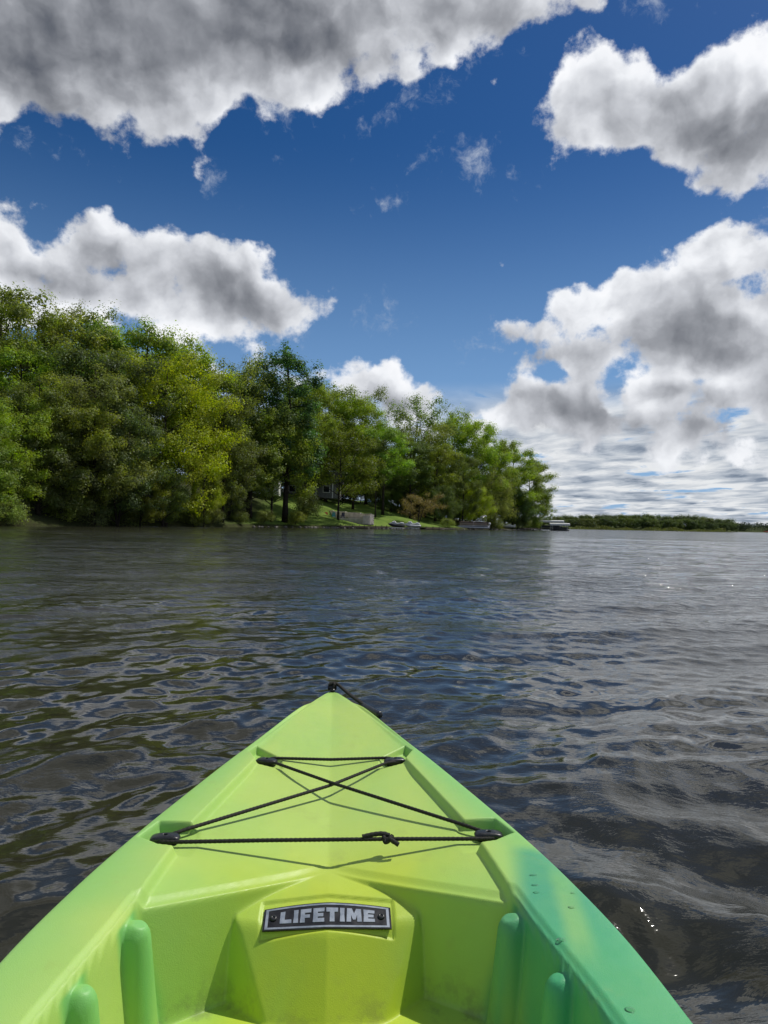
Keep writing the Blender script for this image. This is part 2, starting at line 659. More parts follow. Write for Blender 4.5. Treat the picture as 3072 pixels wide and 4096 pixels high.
def shell_z(x, y):
    z = deck_z(x, y)
    b = cav(x, y)
    ax = np.abs(x)
    # rounded lip, steep wall, rounded foot
    t = np.clip(b, 0, 1)
    wall = (z - .004) + (FLOOR - z) * (t * .985 + .015 * sst(t, 0, 1))
    inside = smin(z, wall, .007)
    inside = smax(inside, FLOOR + 0 * z, .016)
    # foot ribs: upright half columns standing against the side walls
    for rx, ry, rr in RIBS:
        px = np.clip(ax, rx, rx + .08)
        dc = np.hypot(ax - px, y - ry) - rr
        q = np.clip((dc + rr) / rr, 0, 1)
        ribz = .2860 - .016 * q ** 3 - 10.0 * np.maximum(dc, 0)
        ribz = np.minimum(ribz, .2862 - .30 * np.clip(Win(y) - .004 - ax, 0, 1))
        inside = np.where((dc < .02) & (b > -.2), smax(inside, ribz, .006), inside)
        inside = np.minimum(inside, np.maximum(z, 0))
    c = console(x, y)
    inside2 = smax(inside, c, .006)
    out = np.where(b > -.5, inside2, z)
    k = sst(b, -.6, -.15)
    z2 = z * (1 - k) + out * k
    pr = plate_recess(x, y)
    z2 = z2 - .0040 * sst(pr, .0012, -.0012) * (np.abs(x) < .12) * (y > .93)
    return z2


def kayak_material():
    m, nt = material('moulded_green_plastic')
    tc = nt.node('ShaderNodeTexCoord')
    P = S(nt, tc.outputs['Object'])
    x, y, z = nt.xyz(P)
    ax = nt.math('ABSOLUTE', x)
    n1 = nt.noise(P, 3.2, 3, .5)
    n2 = nt.noise(P, 9, 4, .55)
    wob = (n1 - .5) * .10
    # half width of the deck along y
    hw = nt.math('MULTIPLY_ADD', y, -.268, .6195).min(.378)
    q = ax / hw.max(.02)
    lime = (.450, .620, .140)
    green = (.215, .530, .150)
    yel = (.500, .610, .035)
    teal = (.055, .350, .190)
    rimg = nt.step(q + wob * .8, .66, .97)
    bowg = nt.step(y + wob, 1.86, 2.1) * .35
    col = nt.mix(rimg * nt.step(x, -.10, .10, .62, .85, 'LINEAR'), lime, green)
    col = nt.mix(bowg, col, green)
    # deeper yellow towards the cockpit
    yl = nt.step(y + wob * .6, 1.28, .98) * nt.step(ax, .27, .12)
    col = nt.mix(yl * .95, col, yel)
    mid = nt.step(ax + (n1 - .5) * .06, .05, .20) * nt.step(y, 1.10, 1.02) * nt.step(y, .90, .97)
    col = nt.mix(mid * .30, col, green)
    # ribs greener
    rb = None
    for ry in (.922, .797):
        q_ = nt.step(nt.math('ABSOLUTE', y - ry), .034, .016)
        rb = q_ if rb is None else rb.max(q_)
    rb = rb * nt.step(ax, .200 , .226) * nt.step(z, .292, .284)
    col = nt.mix(rb * .85, col, nt.mix(nt.step(x, -.05, .05), (.16, .50, .14), (.045, .33, .17)))
    # blue-green swirl over the right rim and ribs
    sw = nt.noise(nt.vmath('ADD', P, (3.1, 0.4, 0)), 2.3, 2, .5)
    edge = x + (sw - .5) * .05 - .250 - (y - .93) * .29
    a = nt.step(edge, -.018, .026) * nt.step(y + (x - .25) * .4 + (sw - .5) * .1, 1.135, 1.09)
    stripe = nt.step(nt.math('ABSOLUTE', (x - .322) - (y - .93) * .16 + (n1 - .5) * .02), .026, .004) * nt.step(y, 1.05, .97) * nt.step(y, .77, .86)
    tl = a * (1.0 - stripe * .48)
    far = nt.step(y, .96, .78) * .40
    tealc = nt.mix(far, teal, (.075, .46, .15))
    col = nt.mix(tl * .94, col, tealc)
    # left rim a touch bluer at the far left edge, mottling everywhere
    col = nt.mix(nt.step(n2, .35, .7) * .16, col, nt.mix(.5, col, (.36, .56, .05)))
    # scuffs and specks
    sp = nt.voronoi(P, 26)
    speck = nt.step(sp, .030, .018) * nt.step(nt.noise(P, 5, 2, .5), .50, .60)
    col = nt.mix(speck * .6, col, (.07, .09, .03))
    sc_ = nt.noise(nt.vmath('MULTIPLY', P, (60, 22, 22)), 1.0, 5, .65)
    spot = nt.step(nt.vmath('LENGTH', nt.vmath('MULTIPLY', nt.vmath('SUBTRACT', P, (.040, .915, .185)), (26, 34, 20))), 1.1, .3)
    scuff = nt.step(sc_, .50, .60) * spot
    gen = nt.step(nt.noise(P, 40, 6, .7), .66, .76) * nt.step(nt.noise(P, 4, 2, .5), .5, .7) * .35
    col = nt.mix(scuff * .8, col, (.20, .17, .10))
    col = nt.mix(gen, col, (.30, .34, .08))
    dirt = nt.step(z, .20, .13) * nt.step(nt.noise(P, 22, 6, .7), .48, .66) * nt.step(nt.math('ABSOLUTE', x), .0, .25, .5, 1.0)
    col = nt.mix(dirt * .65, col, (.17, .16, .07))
    swl = nt.step(nt.noise(nt.vmath('MULTIPLY', P, (5, 2.2, 3)), 1.0, 4, .55), .40, .62)
    col = nt.mix(swl * .22, col, green)
    grime = nt.step(nt.noise(P, 14, 7, .68), .55, .75) * .30
    col = nt.mix(grime, col, (.33, .40, .10))
    fine = nt.noise(P, 700, 2, .5)
    micro = nt.noise(P, 45, 3, .5)
    # hairline scratches
    scr = nt.noise(nt.vmath('MULTIPLY', P, (400, 12, 12)), 1.0, 2, .5)
    nrm = bump(nt, fine * .8 + micro * .9, .34, .0010)
    principled(nt, col, nt.step(micro + (scr - .5) * .4, .25, .75, .37, .52), .42, 0, nrm,
               Subsurface_Weight=.10, Subsurface_Radius=(.010, .012, .003), Subsurface_Scale=.5)
    return m


M_KAY = kayak_material()
kayak = empty('kayak', (0, 0, 0), KAY_RZ, label='lime green sit-on-top kayak whose bow points at the wooded shore', cat='kayak')

# rows along y, dense in view, and columns across
ys = np.concatenate([np.linspace(-1.119, .45, 90)[:-1], np.arange(.45, .88, .0032), np.arange(.88, 1.20, .0019), np.arange(1.20, 1.50, .0034),
                     np.arange(1.50, 1.60, .0021), np.arange(1.60, 2.04, .0045), np.linspace(2.041, 2.0719, 16)])
nc = 291
tt = np.linspace(-1, 1, nc)
tt = tt * (1 + .06 * (1 - tt * tt)) / 1.0
tt = np.clip(tt, -1, 1)
Y, T = np.meshgrid(ys, tt, indexing='ij')
X = T * np.maximum(Wout(Y), 1e-4)
Z = shell_z(X, Y)
# roll-over skirt
sk = []
for dx, dz in ((.0012, -.004), (.0012, -.010), (-.002, -.016), (-.006, -.019)):
    sk.append((dx, dz))
cols = [np.stack([X, Y, Z], -1)]
Lk = [np.stack([X[:, 0] - dx, Y[:, 0], Z[:, 0] + dz], -1)[:, None] for dx, dz in sk][::-1]
Rk = [np.stack([X[:, -1] + dx, Y[:, -1], Z[:, -1] + dz], -1)[:, None] for dx, dz in sk]
G = np.concatenate(Lk + cols + Rk, 1)
deck = link('deck', np_mesh('kayak_deck', G.reshape(-1, 3), grid_faces(G.shape[0], G.shape[1])[:, ::1], (M_KAY,)), kayak)

# hull below the seam
hy = np.concatenate([np.linspace(-1.119, 1.4, 60), np.linspace(1.42, 2.0, 30), np.linspace(2.01, 2.070, 10)])
prof = [(1.0, .283, -.003), (1.0, .270, .004), (.985, .235, 0), (.955, .16, 0), (.90, .06, 0), (.80, -.03, 0), (.55, -.085, 0), (.25, -.10, 0), (0.0, -.112, 0)]
full = prof + [(-a, z, -b) for a, z, b in prof[-2::-1]]
rows = []
for yy in hy:
    w = float(max(Wout(yy), 1e-3))
    up = max(0.0, (yy - 1.45) / .62) ** 1.6 * .16 + max(0.0, (-.6 - yy) / .5) ** 2 * .12
    sh = .012 * float(sst(np.array(yy), 1.55, 2.07))
    rows.append([(a * w + b, yy - max(0, (.283 - z)) * max(0, yy - 1.5) * .55, z + sh + (up if z < .1 else up * .3 * (z < .2))) for a, z, b in full])
Hv = np.array(rows)
hull = link('hull', np_mesh('kayak_hull', Hv.reshape(-1, 3), grid_faces(Hv.shape[0], Hv.shape[1])[:, ::-1], (M_KAY,)), kayak)


# ---- black fittings, cords, name plate
def black_plastic():
    m, nt = material('black_plastic')
    P = S(nt, nt.node('ShaderNodeTexCoord').outputs['Object'])
    n = nt.noise(P, 180, 4, .6)
    principled(nt, nt.mix(n, (.012, .013, .015), (.026, .028, .031)), nt.step(n, .3, .7, .26, .42), .5, 0, bump(nt, n, .25, .0006))
    return m


def cord_material():
    m, nt = material('braided_black_cord')
    n = nt.noise(S(nt, nt.node('ShaderNodeTexCoord').outputs['Object']), 900, 2, .5)
    principled(nt, nt.mix(nt.step(n, .4, .6), (.007, .007, .006), (.035, .034, .028)), .75, .3, 0, bump(nt, n, .5, .0006))
    return m


M_BLK, M_CORD = black_plastic(), cord_material()


def hard_z(x, y):
    return float(shell_z(np.array([x]), np.array([y]))[0])


def braid(pts, r=.0027, turns=420, n=10, name='cord', parent=None, step=.0016, round_=10):
    """cord with plaited relief: strands run round it in both senses"""
    P = [Vector(p) for p in pts]
    d = [0.0]
    for a, b in zip(P, P[1:]): d.append(d[-1] + (b - a).length)
    L = d[-1]; m = max(4, int(L / step))
    D = np.linspace(0, L, m)
    C = np.stack([np.interp(D, d, [p[i] for p in P]) for i in range(3)], -1)
    for _ in range(round_):                       # rope rounds its bends a little
        C[1:-1] = (C[:-2] + C[1:-1] * 2 + C[2:]) / 4
    Tn = np.gradient(C, axis=0); Tn /= np.linalg.norm(Tn, axis=1)[:, None]
    up = np.array([0, 0, 1.0])
    A = np.cross(Tn, up); A /= np.maximum(np.linalg.norm(A, axis=1), 1e-6)[:, None]
    B = np.cross(Tn, A)
    th = np.arange(n) * 2 * math.pi / n
    ph = D[:, None] * turns
    rr = r * (1 + .13 * np.cos(3 * th[None] + ph) * np.cos(3 * th[None] - ph))
    V = C[:, None] + (A[:, None] * np.cos(th)[None, :, None] + B[:, None] * np.sin(th)[None, :, None]) * rr[..., None]
    V = V.reshape(-1, 3)
    return V, grid_faces(m, n, True)


def braid_obj(name, lines, parent, r=.0030, mat=None):
    Vs, Fs, k = [], [], 0
    for l in lines:
        V, F = braid(l, r)
        Vs.append(V); Fs.append(F + k); k += len(V)
    return link(name, np_mesh(name, np.concatenate(Vs), np.concatenate(Fs), (mat or M_CORD,)), parent)


def fitting(x, y, rot, zb, first=[None]):
    """saddle shaped cord guide with a screw hole, its foot on the pocket floor"""
    if first[0] is None:
        w, l, h = .0235, .0125, .0135
        secs = []
        n = 16
        for i, (s, zz) in enumerate([(.82, 0), (.80, .006), (.86, .0085), (1.0, .0098), (1.0, .0120), (.93, .0140), (.80, .0152)]):
            ring = []
            for k in range(n):
                a = 2 * math.pi * k / n + math.pi / n
                ca, sa = math.cos(a), math.sin(a)
                px = math.copysign(abs(ca) ** .45, ca) * w * s
                py = math.copysign(abs(sa) ** .55, sa) * l * s * (1.0 - .18 * (1 - abs(ca)))
                ring.append((px, py, zz - .0022 * (px / w) ** 2 * (i > 2)))
            secs.append(ring)
        m = MB()
        # hole: ring inwards then down
        for rr, zz in ((.0060, .0158), (.0042, .0156), (.0036, .0140), (.0034, .0070)):
            secs.append([(math.cos(2 * math.pi * k / n + math.pi / n) * rr, math.sin(2 * math.pi * k / n + math.pi / n) * rr * .8, zz) for k in range(n)])
        m.loft(secs)
        o = m.build('cord_fitting', M_BLK, kayak, True)
        sm = MB(); sm.tube([(0, 0, .0072), (0, 0, .0092)], .0030, 10)
        s_ = sm.build('screw', M_BLK, o, True)
        first[0] = (o, s_)
        c = o
    else:
        o, s_ = first[0]
        c = o.copy(); COL.objects.link(c); c.parent = kayak
        e = s_.copy(); COL.objects.link(e); e.parent = c
    c.location = (x, y, zb); c.rotation_euler = (0, 0, rot)
    return c


FR, RR = (.137, 1.513), (.262, 1.149)
for sx in (-1, 1):
    fitting(sx * FR[0], FR[1], sx * R(14), .2815)
    fitting(sx * RR[0], RR[1], -sx * R(4), .2820)

zc = .2925
fx, fy = FR; rx, ry = RR
cord = braid_obj('deck_cord', [
    # front cross cord, wrapped round the far side of each front fitting
    [(-fx - .013, fy - .004, zc - .004), (-fx - .008, fy + .006, zc - .002), (-fx + .014, fy + .009, zc + .002), (0, fy + .002, zc + .001), (fx - .014, fy + .009, zc + .002), (fx + .008, fy + .006, zc - .002), (fx + .013, fy - .004, zc - .004)],
    # diagonals
    [(-fx - .012, fy - .005, zc - .004), (-fx + .002, fy - .010, zc - .001), (-fx + .02, fy - .018, zc + .001), (.0, (fy + ry) / 2 + .041, zc + .0045), (rx - .03, ry + .024, zc + .003), (rx - .012, ry + .012, zc + .001), (rx + .010, ry + .009, zc - .003)],
    [(fx + .012, fy - .005, zc - .004), (fx - .002, fy - .010, zc - .001), (fx - .02, fy - .018, zc), (.0, (fy + ry) / 2 + .041, zc - .001), (-rx + .03, ry + .024, zc + .003), (-rx + .012, ry + .012, zc + .001), (-rx - .010, ry + .009, zc - .003)],
    # rear cross cord
    [(-rx - .018, ry + .000, zc - .004), (-rx - .012, ry - .009, zc - .003), (-rx + .014, ry - .014, zc - .001), (-.1, ry - .0135, zc), (.1, ry - .0135, zc), (rx - .014, ry - .014, zc - .001), (rx + .012, ry - .009, zc - .003), (rx + .018, ry + .000, zc - .004)],
], kayak)

# overhand knot with a frayed tail
kx, ky = .093, ry - .0135
kn = []
for i in range(36):
    a = i / 35 * 2 * math.pi * 1.5
    kn.append((kx + .0065 * math.cos(a) * (1 + .25 * math.cos(3 * a)), ky + .0060 * math.sin(a), zc + .0045 * math.cos(2 * a + .6) + .0005))
knot = braid_obj('cord_knot', [kn, [(kx + .004, ky + .006, zc + .003), (kx - .006, ky + .005, zc + .007), (kx - .022, ky + .004, zc + .006), (kx - .040, ky + .002, zc + .003)],
                               [(kx + .003, ky - .006, zc + .003), (kx + .010, ky - .010, zc), (kx + .018, ky - .012, zc - .004)]], cord, .0036)

# name plate on the console
def plate_pt(u, v, h=0.0):
    """u across (-1..1), v down the slope in metres from the far edge"""
    x = u
    y = PLATE['y0'] - v * math.cos(R(20))
    z = PLATE['z0'] - .0040 - v * math.sin(R(20)) - .028 * abs(x)
    return Vector((x, y + h * math.sin(R(20)) * -1, z + h))


def arch(u, top, bot):
    return top * (1 - (abs(u)) ** 1.7) + bot * (abs(u)) ** 1.7


def extrude_sheet(mb, loop, h0, h1):
    """closed outline (list of (x, v)) raised from h0 to h1; fan from the middle"""
    n = len(loop)
    cx = sum(p[0] for p in loop) / n; cv = sum(p[1] for p in loop) / n
    V = [plate_pt(x, v, h0) for x, v in loop] + [plate_pt(x, v, h1) for x, v in loop] + [plate_pt(cx, cv, h1)]
    F = [(k, (k + 1) % n, n + (k + 1) % n, n + k) for k in range(n)]
    F += [(n + k, n + (k + 1) % n, 2 * n) for k in range(n)]
    return mb.add(V, F)


def vtop(x, off=0.0):          # far edge of the plate: arched
    t = abs(x) / .0915
    return -.0005 + .0082 * t ** 1.8 + off


def vbot(x, off=0.0):          # near edge, nearly straight
    t = abs(x) / .0915
    return .0420 + .0000 * t ** 1.5 * 1 - off


M_PLATE = simple_mat('plate_black', (.010, .010, .011), (.022, .022, .024), 60, .32, .5)
M_SILV = simple_mat('plate_silver', (.36, .40, .46), (.20, .235, .29), 70, .42, .5, .35, .2, .0006)
plate_mb = MB()
nx = 24
gx = np.linspace(-.0908, .0908, nx)
V = []; F = []
for x in gx:
    V += [plate_pt(x, vtop(x), 0), plate_pt(x, vtop(x), .0022), plate_pt(x, vbot(x), .0022), plate_pt(x, vbot(x), 0)]
for i in range(nx - 1):
    for k in range(4):
        F.append((i * 4 + k, i * 4 + (k + 1) % 4, i * 4 + 4 + (k + 1) % 4, i * 4 + 4 + k))
F += [(0, 1, 2, 3), tuple((nx - 1) * 4 + k for k in (3, 2, 1, 0))]
plate_mb.add(V, F)
plate = plate_mb.build('name_plate', M_PLATE, kayak)


def strip(mb, xs, f0, f1, h0=.0022, h1=.0027):
    V = []; F = []
    for x in xs:
        V += [plate_pt(x, f0(x), h0), plate_pt(x, f0(x), h1), plate_pt(x, f1(x), h1), plate_pt(x, f1(x), h0)]
    n = len(xs)
    for i in range(n - 1):
        for k in range(4):
            F.append((i * 4 + k, i * 4 + (k + 1) % 4, i * 4 + 4 + (k + 1) % 4, i * 4 + 4 + k))
    F += [(0, 1, 2, 3), tuple((n - 1) * 4 + k for k in (3, 2, 1, 0))]
    return mb.add(V, F)


bm_ = MB()
xs_ = np.linspace(-.0880, .0880, 22)
strip(bm_, xs_, lambda x: vtop(x, .0018), lambda x: vtop(x, .0044))
strip(bm_, xs_, lambda x: vbot(x, .0044), lambda x: vbot(x, .0016))
for s in (-1, 1):
    strip(bm_, sorted([s * .0880, s * .0842]), lambda x: vtop(x, .0044), lambda x: vbot(x, .0044))
bm_.build('plate_border', M_SILV, plate)

# letters, blocky with flared feet, built from polygons; each cell 0..1 x 0..1 (v down)
GL = {
    'L': ([[(.02, .02), (.42, 0), (.40, .70), (.98, .70), (1, 1), (0, 1)]], .92),
    'I': ([[(.04, 0), (.96, 0), (.90, .5), (1, 1), (0, 1), (.10, .5)]], .40),
    'F': ([[(.02, 0), (1, 0), (.98, .28), (.42, .28), (.42, .42), (.88, .42), (.88, .66), (.42, .66), (.44, 1), (0, 1), (.04, .5)]], .88),
    'E': ([[(.02, 0), (1, 0), (.98, .27), (.42, .27), (.42, .38), (.90, .38), (.90, .62), (.42, .62), (.42, .73), (.98, .73), (1, 1), (0, 1), (.04, .5)]], .92),
    'T': ([[(0, 0), (1, 0), (.98, .30), (.69, .30), (.70, 1), (.30, 1), (.31, .30), (.02, .30)]], .96),
    'M': ([[(.04, 0), (.36, 0), (.50, .38), (.64, 0), (.96, 0), (1, 1), (.70, 1), (.70, .48), (.58, .84), (.42, .84), (.30, .48), (.30, 1), (0, 1)]], 1.22),
}
import bmesh
word = 'LIFETIME'
unit, gap = .0162, .0024
tot = sum(GL[c][1] for c in word) * unit + gap * (len(word) - 1)
unit *= (.1350 - gap * 7) / (tot - gap * 7)
cur = -.0675
for c in word:
    polys, wd = GL[c]
    wd *= unit
    bm = bmesh.new()
    for loop in polys:
        pts = []
        for (a, b) in loop:
            x = cur + a * wd
            t0, t1 = vtop(x, .0094), vbot(x, .0100)
            pts.append((x, t0 + (t1 - t0) * b))
        lo = [bm.verts.new(plate_pt(x, v, .0020)) for x, v in pts]
        hi = [bm.verts.new(plate_pt(x, v, .0029)) for x, v in pts]
        n = len(pts)
        for k in range(n):
            bm.faces.new((lo[k], lo[(k + 1) % n], hi[(k + 1) % n], hi[k]))
        bm.faces.new(hi)
    bmesh.ops.triangulate(bm, faces=[f for f in bm.faces if len(f.verts) > 4])
    bmesh.ops.recalc_face_normals(bm, faces=bm.faces)
    me = bpy.data.meshes.new('letter')
    bm.to_mesh(me); bm.free()
    me.materials.append(M_SILV)
    link('letter', me, plate)
    cur += wd + gap
for s in (-1, 1):
    sm = MB()
    c = plate_pt(s * .0768, .0228, .0026)
    nv = (plate_pt(s * .0768, .0228, .01) - plate_pt(s * .0768, .0228, 0)).normalized()
    n = 14
    e1 = Vector((1, 0, 0)); e2 = nv.cross(e1)
    secs = [[c + e1 * math.cos(2 * math.pi * k / n) * r_ + e2 * math.sin(2 * math.pi * k / n) * r_ + nv * h for k in range(n)]
            for r_, h in ((.0050, 0), (.0049, .0012), (.0036, .0021), (.0018, .0022), (.0016, .0008))]
    sm.loft(secs)
    sm.build('screw', M_BLK, plate, True)

# bow toggle handle : fitting at the nose, doubled cord down the right side, grip hanging over the hull
bz = KZ + .012
nose = MB()
nose.box((-.001, 2.074, bz + .006), (.026, .018, .016), bev=.004).box((0.0, 2.062, bz + .001), (.014, .022, .010), bev=.003)
nf = nose.build('bow_fitting', M_BLK, kayak, True)
braid_obj('handle_cord', [
    [(-.010, 2.076, bz + .016), (.004, 2.078, bz + .018), (.018, 2.074, bz + .014), (.034, 2.050, bz + .005), (.058, 2.006, bz - .004), (.092, 1.968, bz - .018)],
    [(-.012, 2.068, bz + .014), (.006, 2.070, bz + .020), (.018, 2.064, bz + .014), (.032, 2.042, bz + .006), (.052, 2.004, bz - .002), (.090, 1.958, bz - .018)],
    [(-.004, 2.082, bz + .006), (.002, 2.086, bz + .014), (.006, 2.062, bz + .019), (.0, 2.056, bz + .004)]], kayak, .0040)
gm = MB()
g0, g1 = Vector((.080, 1.985, bz - .022)), Vector((.1275, 1.868, bz - .020))
gm.tube([g0 + (g1 - g0) * t for t in (0, .02, .06, .3, .5, .7, .94, .98, 1)], [.006, .009, .0105, .0095, .0105, .0095, .0105, .0095, .0070], 14)
gm.build('grip', M_BLK, kayak, True)

# water drops on the right rim
def drops():
    m, nt = material('clear_water_drop')
    g = nt.node('ShaderNodeBsdfGlass'); g.inputs['IOR'].default_value = 1.33; g.inputs['Roughness'].default_value = .0
    t = nt.node('ShaderNodeBsdfTransparent')
    g2 = nt.node('ShaderNodeBsdfGlossy'); g2.inputs['Roughness'].default_value = .03
    fr = nt.node('ShaderNodeFresnel'); fr.inputs['IOR'].default_value = 1.45
    mx = nt.node('ShaderNodeMixShader')
    nt.t.links.new(fr.outputs[0], mx.inputs[0]); nt.t.links.new(t.outputs[0], mx.inputs[1]); nt.t.links.new(g2.outputs[0], mx.inputs[2])
    nt.t.links.new(mx.outputs[0], nt.out.inputs[0])
    Mk = Matrix.Rotation(KAY_RZ, 4, 'Z')
    proto = None
    n, rings = 14, 5
    for i, (px, py, s, st) in enumerate([(2133, 3510, 1.0, 2.0), (2140, 3550, .95, 1.9), (2145, 3580, .9, 1.8), (2290, 3582, .7, 1.5), (2285, 3640, 1.2, 1.3), (2245, 3768, 1.5, 1.25), (2520, 4052, 1.6, 1.2)]):
        if proto is None:
            secs = []
            for r_, h in ((1, 0), (.97, .25), (.8, .55), (.5, .78), (.15, .86)):
                secs.append([(math.cos(2 * math.pi * k / n) * r_, math.sin(2 * math.pi * k / n) * r_, h * .55) for k in range(n)])
            proto = MB().loft(secs).build('water_drop', m, None, True)
            o = proto
        else:
            o = proto.copy(); COL.objects.link(o)
        v = ray(px, py)
        t_ = (KZ - .0005 - EYE) / v.z
        p = Vector((v.x * t_, v.y * t_, 0))
        lp = Mk.inverted() @ p
        o.location = (p.x, p.y, hard_z(lp.x, lp.y) - .0004)
        o.scale = (.0032 * s * st, .0030 * s, .0024)
        o.rotation_euler = (0, 0, R(12))
        tag(o, ['water drop on the teal patch of the right rim, farthest of three', 'water drop on the teal patch of the right rim, middle of three',
                'water drop on the teal patch of the right rim, nearest of three', 'small water drop near the outer edge of the right rim beside the three',
                'flat water drop on the lime stripe of the right rim', 'large water drop on the right rim below the lime stripe', 'largest flat water drop on the right rim at the bottom of the picture'][i],
            'water drop', 'water drops on the right rim of the kayak')


drops()
# ------------------------------------------------------------------ lake water : polar sheet round the kayak, real waves, ripples as relief
def wave_height(x, y, sp):
    """sum of wind waves; sp = local grid spacing, waves shorter than it can carry fade out"""
    rs = np.random.default_rng(11)
    h = np.zeros_like(x); dx = np.zeros_like(x); dy = np.zeros_like(x)
    # slow patchiness so the crests are not endless
    wob = .35 * np.sin(.31 * x + .17 * y + 1.3) + .3 * np.sin(-.13 * x + .39 * y + .4)
    n = 92
    for i in range(n):
        t = i / (n - 1)
        lam = 2.8 * (0.05 / 2.8) ** t
        ang = R(-62) + rs.normal(0, R(30 + 16 * t))          # travelling towards the right and slightly nearer
        k = 2 * math.pi / lam
        kx_, ky_ = k * math.cos(ang), k * math.sin(ang)
        steep = (.026 if lam > 1.0 else .042 if lam > .5 else .048 if lam > .2 else .062 if lam > .09 else .026) * (.6 + .8 * rs.random())
        a = steep / k * .62
        a *= 1.0
        f = np.clip((lam / np.maximum(sp, 1e-4) - 2.5) / 3.0, 0, 1)
        ph = kx_ * x + ky_ * y + rs.uniform(0, 6.283) + wob * (1.2 + .8 * rs.random()) * min(lam, 1) * 2.2
        env = .65 + .35 * np.sin(x * rs.uniform(-.5, .5) / max(lam, .25) + y * rs.uniform(-.5, .5) / max(lam, .25) + rs.uniform(0, 6.28))
        s = np.sin(ph)
        h += a * f * env * (s + .18 * np.cos(2 * ph) * -1)
        q = a * f * env * .55 * np.cos(ph)
        dx += q * math.cos(ang); dy += q * math.sin(ang)
    # two long wakes crossing at the right of the bow
    def swell(ax_, ay_, ang, lam, amp, wid, ph0):
        c, s_ = math.cos(ang), math.sin(ang)
        u = (x - ax_) * c + (y - ay_) * s_
        w = -(x - ax_) * s_ + (y - ay_) * c
        return amp * np.exp(-(u / (lam * .55)) ** 2) * np.cos(2 * math.pi * u / lam + ph0) * np.exp(-(w / wid) ** 2)
    h += swell(.98, 1.30, R(62), .62, .034, 1.1, 0)
    h += swell(.62, 1.02, R(140), .50, .020, .45, 0)
    h += swell(1.35, 1.75, R(80), .60, .018, .9, 0)
    h += swell(1.15, .90, R(70), .50, .012, .8, .5)
    h += swell(-.95, 1.40, R(100), .70, .018, 1.3, 0)
    h += swell(-.55, 2.30, R(80), .70, .014, 1.0, .4)
    return h, dx, dy


def water_sheet():
    rr = [.25]
    while rr[-1] < 160:
        d = rr[-1]
        rr.append(d + max(.0085 * d ** (.8 if d < 6 else .7), min((.011 if d < 6 or d > 60 else .0078) * d, d * d / 560 * .40)) if d > 1 else d + .009)
    while rr[-1] < 5200:
        rr.append(rr[-1] * 1.09)
    r = np.array(rr)
    a1 = np.linspace(R(-36), R(36), 520)
    a2 = np.linspace(R(36), R(324), 150)[1:-1]
    az = np.concatenate([a1, a2])
    RR_, AZ = np.meshgrid(r, az, indexing='ij')
    dr = np.gradient(r)
    da = np.abs(np.gradient(az))
    sp = np.maximum(dr[:, None] * 1.0, RR_ * da[None, :]) + 0 * AZ
    x = RR_ * np.sin(AZ); y = RR_ * np.cos(AZ)
    h, dx, dy = wave_height(x, y, sp)
    h = np.where(RR_ > 150, 0, h)
    V = np.stack([x + dx, y + dy, h], -1)
    nr, ncl = V.shape[:2]
    F = grid_faces(nr, ncl, True)[:, ::-1]
    V = V.reshape(-1, 3)
    V = np.concatenate([V, [[0, 0, 0]]])
    me = np_mesh('water', V, F, ())
    print('water', len(r), len(az), len(F))
    m, nt = material('lake_water')
    P = S(nt, nt.node('ShaderNodeTexCoord').outputs['Object'])
    px, py, pz = nt.xyz(P)
    dist = nt.vmath('LENGTH', nt.vec(px, py, 0))
    # wind ripples, stretched along the crests
    def rot(v, a, sx, sy):
        mp = nt.node('ShaderNodeMapping')
        nt.put(mp.inputs['Vector'], v)
        mp.inputs['Rotation'].default_value = (0, 0, a)
        mp.inputs['Scale'].default_value = (sx, sy, 1)
        return S(nt, mp.outputs[0])
    warp = nt.scale(nt.vmath('SUBTRACT', nt.noise(P, 1.3, 3, .5, color=True), (.5, .5, .5)), .5)
    Pw = nt.vmath('ADD', P, warp)
    v1 = rot(Pw, R(28), .55, 1.35)
    v2 = rot(Pw, R(-12), .7, 1.25)
    n1 = nt.noise(v1, 4.2, 4, .6)          # ~0.3 m waves, only used where the mesh gets coarse
    n2 = nt.noise(v2, 9, 4, .58)
    n3 = nt.noise(rot(Pw, R(20), .6, 1.3), 38, 3, .55)
    far = nt.step(dist, 3.0, 14)
    farr = nt.step(dist, 40, 140)
    calm = nt.step(nt.noise(P, .55, 3, .5), .38, .62)
    h = n1 * (.004 + far * .072) + n2 * (.0050 + far * .0125) * (calm * 1.2 + .25) + n3 * .0019 * (calm * 1.4 + .1)
    gust = nt.step(nt.noise(rot(P, R(8), .35, 1.0), .16, 3, .55), .36, .64, .45, 1.35)
    n05 = nt.noise(rot(Pw, R(18), .55, 1.3), 1.5, 3, .55)
    n0 = nt.noise(rot(P, R(15), .5, 1.3), .55, 3, .5)
    h = h * gust + n05 * nt.step(dist, 7, 24) * .17 * gust + n0 * farr * .30 + nt.noise(rot(P, R(6), .45, 1.4), .20, 3, .55) * nt.step(dist, 22, 80) * .50
    nrm = bump(nt, h, 1.0, 1.0)
    murk = nt.mix(nt.noise(P, .7, 2, .5), (.0215, .0215, .0130), (.0290, .0285, .0180))
    principled(nt, murk, nt.step(dist, 3, 90, .045, .09), .5, 0, nrm, IOR=1.48)
    me.materials.append(m)
    w = link('water', me)
    tag(w, kind='structure', label='dark rippled lake water')
    return w


water = water_sheet()
# ------------------------------------------------------------------ near shore terrain
SHORE = [(-170, 30), (-95, 40), (-58, 50), place(0, 60), place(300, 70), place(600, 83), place(900, 98), place(1080, 106), place(1200, 113),
         place(1400, 122), place(1600, 132), place(1750, 146), place(1900, 163), place(2040, 184), place(2130, 203), place(2160, 222),
         (51, 246), (38, 276), (0, 300), (-170, 320)]


